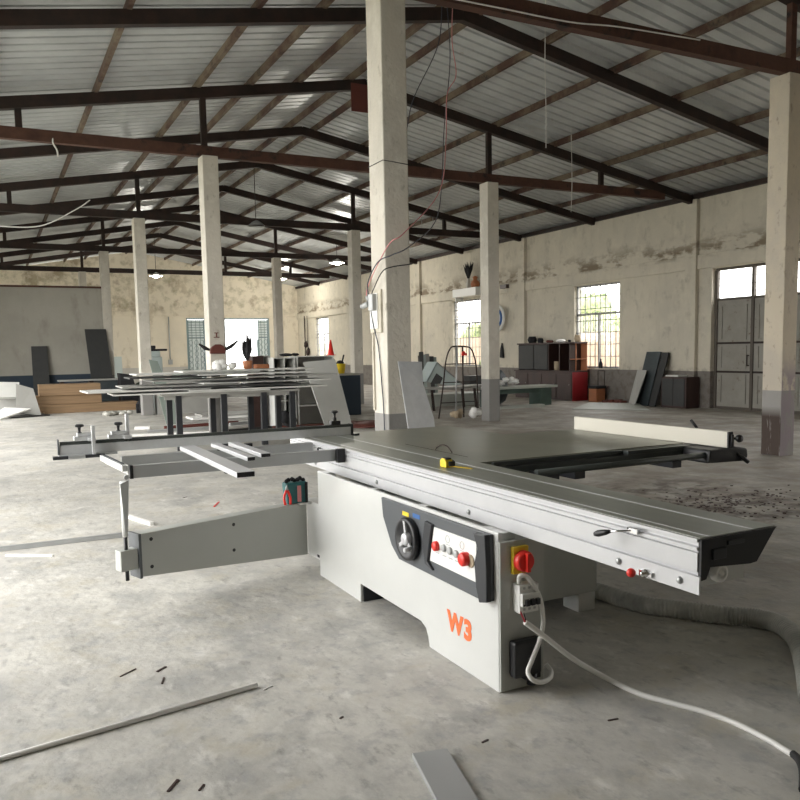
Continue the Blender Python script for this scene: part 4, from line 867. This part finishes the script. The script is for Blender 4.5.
for i, (xa, lean_, mt, h, lb) in enumerate([(9.72, .10, 'melamine_dark', 1.28, 'narrow black'), (9.80, .04, 'wood_dark', 1.18, 'brown'), (9.95, .05, 'blue_pale', 1.20, 'pale blue'), (10.12, .05, 'melamine_grey', 1.22, 'grey'), (10.30, .07, 'board_dark', 1.15, 'dark grey'), (10.45, .07, 'tarp_green', 1.12, 'grey green')]):
    tag(obj('upright_plank', M().slab([(xa + .75, 19.3 + i * .10, 0), (xa + .88, 19.3 + i * .10, 0), (xa + .88 + lean_, 19.5 + i * .10, h + .16), (xa + .75 + lean_, 19.5 + i * .10, h + .16)], .03), mt), lb + ' plank standing upright behind the junk table', 'plank', 'planks behind the junk table')
for x, y, lb, s_ in ((8.82, 14.6, 'left', .1), (9.28, 14.55, 'right', .13)):
    q = M()
    for i in range(6): q.ball((x + random.uniform(-.08, .1), y + random.uniform(-.05, .05), .07 + random.uniform(0, .1)), s_ * .7, s_ * .6, s_ * .6, 8, 6, .25)
    tag(obj('plastic_bag', q, 'cardboard' if lb == 'left' else 'paper'), 'crumpled %s bag on the floor under the arched rack' % ('brownish' if lb == 'left' else 'white'), 'bag')
tag(obj('tall_pole', M().cyl((10.9, 20.6, 0), (10.6, 20.9, 2.35), .035, 8), 'leaf_dark'), 'tall dark pole leaning on the pale wall right of the wired column', 'pole')
# bench
bn = thing('work_bench', 'low green work bench with a pale top in front of the sideboard', 'bench', (12.1, 17.1, 0))
obj('bench_top', M().box(11.08, 13.22, 16.75, 17.35, .46, .52), 'bench_top', bn, bevel=.008)
obj('pedestal', M().box(12.70, 13.05, 16.8, 17.3, 0, .46), 'bench_green', bn); obj('pedestal', M().box(11.15, 11.4, 16.8, 17.3, 0, .46), 'bench_green', bn)
obj('apron', M().box(11.4, 12.7, 16.85, 16.9, .34, .46), 'bench_green', bn)
tag(obj('floor_plank', M().box(10.9, 12.45, 16.3, 16.55, 0, .07), 'bench_top'), 'pale plank on the floor in front of the green bench', 'plank')
q = M()
for i in range(9): q.ball((11.70 + random.uniform(-.3, .35), 17.05 + random.uniform(-.1, .1), .60 + random.uniform(0, .1)), .09, .08, .06, 8, 6, .3)
tag(obj('plastic_bag', q, 'paper'), 'white crumpled bags heaped on the green bench beside the column', 'bag')
tag(obj('blue_bag', M().ball((12.0, 17.75, .45), .30, .22, .45, 12, 8, .15), 'board_blue'), 'dark blue sack standing between bench and sideboard', 'sack')
# sideboard
X0, X1 = 14.35, 14.88; Ya, Yb = 17.55, 20.25
sd = thing('sideboard', 'large dark red wooden sideboard with an upper hutch against the right wall', 'sideboard', (14.6, 18.9, 0))
obj('lower_cabinet', M().box(X0, X1, Ya, Yb, 0, .80), 'wood_dark', sd, bevel=.008)
obj('end_panel', M().box(X0, X1, Ya - .02, Ya, 0, .80), 'wood_red_lit', sd)  # brighter than the front, with light from the window put into its colour
obj('counter_top', M().box(X0 - .03, X1, Ya - .04, Yb + .03, .80, .835), 'wood_dark', sd)
dY = (Yb - Ya) / 4
for i in range(4):
    o = obj('door', M().box(X0 - .015, X0, Ya + i * dY + .03, Ya + (i + 1) * dY - .03, .06, .74), 'wood_dark', sd, bevel=.004)
    obj('knob', M().ball((X0 - .03, Ya + i * dY + .10, .45), .018, n=8, k=6), 'chrome', o)
hx = X0 + .12; hc = .835; ht = 1.60
obj('hutch_frame', M().box(hx, X1, Ya + .25, Ya + .28, hc, ht).box(hx, X1, Yb - .03, Yb, hc, ht).box(hx, X1, Ya + .7, Ya + .73, hc, ht).box(hx, X1, Ya + 1.2, Ya + 1.23, hc, ht).box(X1 - .02, X1, Ya + .25, Yb, hc, ht), 'wood_dark', sd)
obj('hutch_top', M().box(hx - .04, X1, Ya - .02, Yb + .03, ht, ht + .04), 'wood_dark', sd)
obj('hutch_door', M().box(hx - .015, hx, Ya + 1.25, Ya + 1.9, hc + .02, ht - .02), 'board_dark', sd, bevel=.005); obj('hutch_door', M().box(hx - .015, hx, Ya + 1.93, Yb - .03, hc + .02, ht - .02), 'board_dark', sd, bevel=.005)
obj('corner_shelf', M().box(hx, X1 - .02, Ya, Ya + .25, 1.15, 1.17).cyl((hx + .02, Ya + .01, hc), (hx + .02, Ya + .01, ht), .015, 8), 'wood_orange', sd)  # orange paints in the light falling on this open bay
obj('corner_back', M().box(X1 - .018, X1, Ya, Ya + .25, hc, ht), 'wood_orange', sd)  # lit tone painted in, as on the corner shelf
for i, (yy, r, h, mt, lb) in enumerate([(17.75, .10, .20, 'cardboard', 'round tan pot'), (18.1, .05, .07, 'cloth_black', 'small black pot'), (18.5, .15, .09, 'paper', 'pale crumpled bundle'), (19.0, .12, .07, 'brown_red', 'brown bowl'), (19.45, .1, .14, 'cloth_black', 'dark jar'), (19.85, .15, .20, 'cloth_black', 'black bulky box')]):
    tag(obj('hutch_item', M().lathe((14.7, yy, ht + .041), [(0, 0), (r * .7, 0), (r, h * .5), (r * .7, h), (0, h)], 12), mt), lb + ' on top of the sideboard hutch', 'ornament')
tag(obj('yellow_tin', M().lathe((14.62, 18.55, .836), [(0, 0), (.09, 0), (.09, .26), (0, .26)], 12), 'cardboard'), 'yellowish tin in the open bay of the hutch', 'tin')
# below the windows
tag(obj('dark_bottle', M().lathe((14.98, 17.1, .901), [(0, 0), (.05, 0), (.05, .14), (.02, .2), (.02, .26), (0, .26)], 12), 'cloth_black'), 'dark bottle on the sill of the nearest barred window', 'bottle')
ch = thing('orange_stool', 'orange stool with a thin back below the nearest window', 'stool', (14.7, 16.9, 0))
obj('seat', M().box(14.5, 14.85, 16.72, 17.1, .36, .44), 'cloth_black', ch, bevel=.01); obj('front_panel', M().box(14.52, 14.83, 16.75, 17.07, 0, .36), 'wood_orange', ch, bevel=.01)
obj('back_post', M().cyl((14.83, 16.78, .44), (14.83, 16.78, .85), .012, 6).cyl((14.83, 17.04, .44), (14.83, 17.04, .85), .012, 6).cyl((14.83, 16.78, .84), (14.83, 17.04, .84), .012, 6), 'dark_steel', ch)
rs = M()
for i in range(7): rs.box(*(lambda x, y: (x, x + .18, y, y + .12))(14.3 + random.uniform(0, .3), 15.6 + i * .12), 0, .05 + random.uniform(0, .08))
tag(obj('red_scrap', rs, 'brown_red'), 'low heap of red brown scrap on the floor below the nearest window', 'scrap heap')
tag(obj('floor_board', M().slab([(12.35, 15.1, .005), (13.5, 13.75, .005), (14.55, 15.2, .03), (13.9, 16.3, .03)], .02), 'bench_top'), 'large pale board lying on the floor below the nearest window', 'board')
tag(obj('leaning_board', M().slab([(14.42, 15.40, 0), (14.12, 14.88, 0), (14.62, 14.98, .88), (14.74, 15.42, .88)], .02), 'melamine_grey'), 'short grey board leaning in front of the dark boards at the right wall', 'board')
tag(obj('leaning_board', M().slab([(14.5, 15.28, 0), (14.5, 14.80, 0), (14.93, 14.80, 1.33), (14.93, 15.28, 1.33)], .04), 'board_blue'), 'blue black board leaning on the right wall, left of two', 'board')
tag(obj('leaning_board', M().slab([(14.5, 14.76, 0), (14.5, 14.55, 0), (14.94, 14.55, 1.31), (14.94, 14.76, 1.31)], .04), 'board_dark'), 'narrow dark board leaning on the right wall, right of two', 'board')
dc = thing('low_cabinet', 'low black cabinet against the right wall beside the panelled door', 'cabinet', (14.75, 14.0, 0))
obj('cabinet_body', M().box(14.52, 14.95, 13.62, 14.4, 0, .74), 'wood_dark', dc, bevel=.008); obj('door', M().box(14.505, 14.52, 13.66, 14.0, .05, .70), 'board_dark', dc); obj('door', M().box(14.505, 14.52, 14.02, 14.36, .05, .70), 'board_dark', dc)
tag(obj('white_tray', M().box(14.6, 14.9, 13.95, 14.35, .742, .775), 'paper', bevel=.005), 'flat white tray on the low black cabinet', 'tray')
# on the wall
wf = thing('wall_fan', 'round white wall fan with a blue ring between pilaster and column', 'fan', (14.88, 21.87, 2.5))
obj('ring', M().tube([(14.82, 21.85 + .30 * math.cos(t), 2.49 + .38 * math.sin(t)) for t in (6.2832 * q / 28 for q in range(29))], .045, 8), 'white_plastic', wf)
obj('inner_ring', M().tube([(14.80, 21.85 + .19 * math.cos(t), 2.49 + .25 * math.sin(t)) for t in (6.2832 * q / 24 for q in range(25))], .035, 8), 'blue', wf)
obj('motor', M().lathe((14.86, 21.85, 2.49), [(0, -.10), (.10, -.09), (.12, 0), (.05, .14), (0, .14)], 16, 'x'), 'white_plastic', wf)
tag(obj('hanging_cloth', M().prism([(21.76, 1.18), (21.96, 1.2), (21.92, 1.5), (21.84, 1.68), (21.80, 1.5)], 'x', 14.93, 14.985), 'cloth_black', bevel=.01), 'black cloth hanging on the wall right of the near column of the right row', 'cloth')
ac = thing('wall_unit', 'long white box unit on the wall above the second barred window', 'wall unit', (14.7, 23.7, 3.3))
obj('unit_body', M().box(14.62, 14.94, 22.9, 24.42, 3.30, 3.58), 'white_plastic', ac, bevel=.02); obj('unit_bracket', M().box(14.64, 14.94, 24.2, 24.25, 3.15, 3.30), 'alu_grey', ac)
tp2 = thing('vase_of_twigs', 'dark twigs in a slim vase on the white wall unit', 'plant', (14.75, 23.55, 3.58))
obj('vase', M().lathe((14.75, 23.55, 3.582), [(0, 0), (.07, 0), (.09, .12), (.05, .28), (.07, .32), (0, .32)], 12), 'hose_ring', tp2)
lf = M()
for i in range(26):
    a = random.uniform(0, 6.28); q = random.uniform(.02, .26); h = random.uniform(.35, .62); b0 = Vector((14.75, 23.55, 3.86)); e = b0 + Vector((q * .6 * math.cos(a), q * math.sin(a), h))
    lf.tube([b0, b0 + (e - b0) * .6, e], [.02, .035, .006], 5)
obj('twigs', lf, 'cloth_black', tp2)
tag(obj('orange_pot', M().lathe((14.75, 23.12, 3.582), [(0, 0), (.12, 0), (.16, .10), (.12, .2), (.06, .24), (.09, .34), (0, .38)], 12), 'wood_orange'), 'orange brown pot on the white wall unit right of the twigs', 'pot')
tag(obj('wall_bracket', M().box(14.82, 14.94, 21.4, 21.75, 3.42, 3.54), 'wood_dark'), 'small dark bracket on the wall beam above the fan', 'bracket')
pz = M().cyl((14.93, 40.2, 3.4), (14.93, 40.2, 1.2), .03, 6).ball((14.9, 40.0, 1.9), .10, .12, .16, 8, 6, .3).ball((14.9, 39.7, 1.5), .10, .14, .2, 8, 6, .3).cyl((14.93, 39.8, 3.4), (14.93, 39.8, 1.4), .02, 6)
tag(obj('wall_pipes', pz, 'dark_steel'), 'tangled pipes and meters in the far right corner', 'pipes')
tag(obj('wall_pipe', M().cyl((8.1, YB - .05, 3.4), (8.1, YB - .05, 1.2), .03, 6).box(8.0, 8.2, YB - .1, YB - .02, 1.0, 1.25), 'alu_grey'), 'grey pipe with a small box on the back wall', 'pipe')
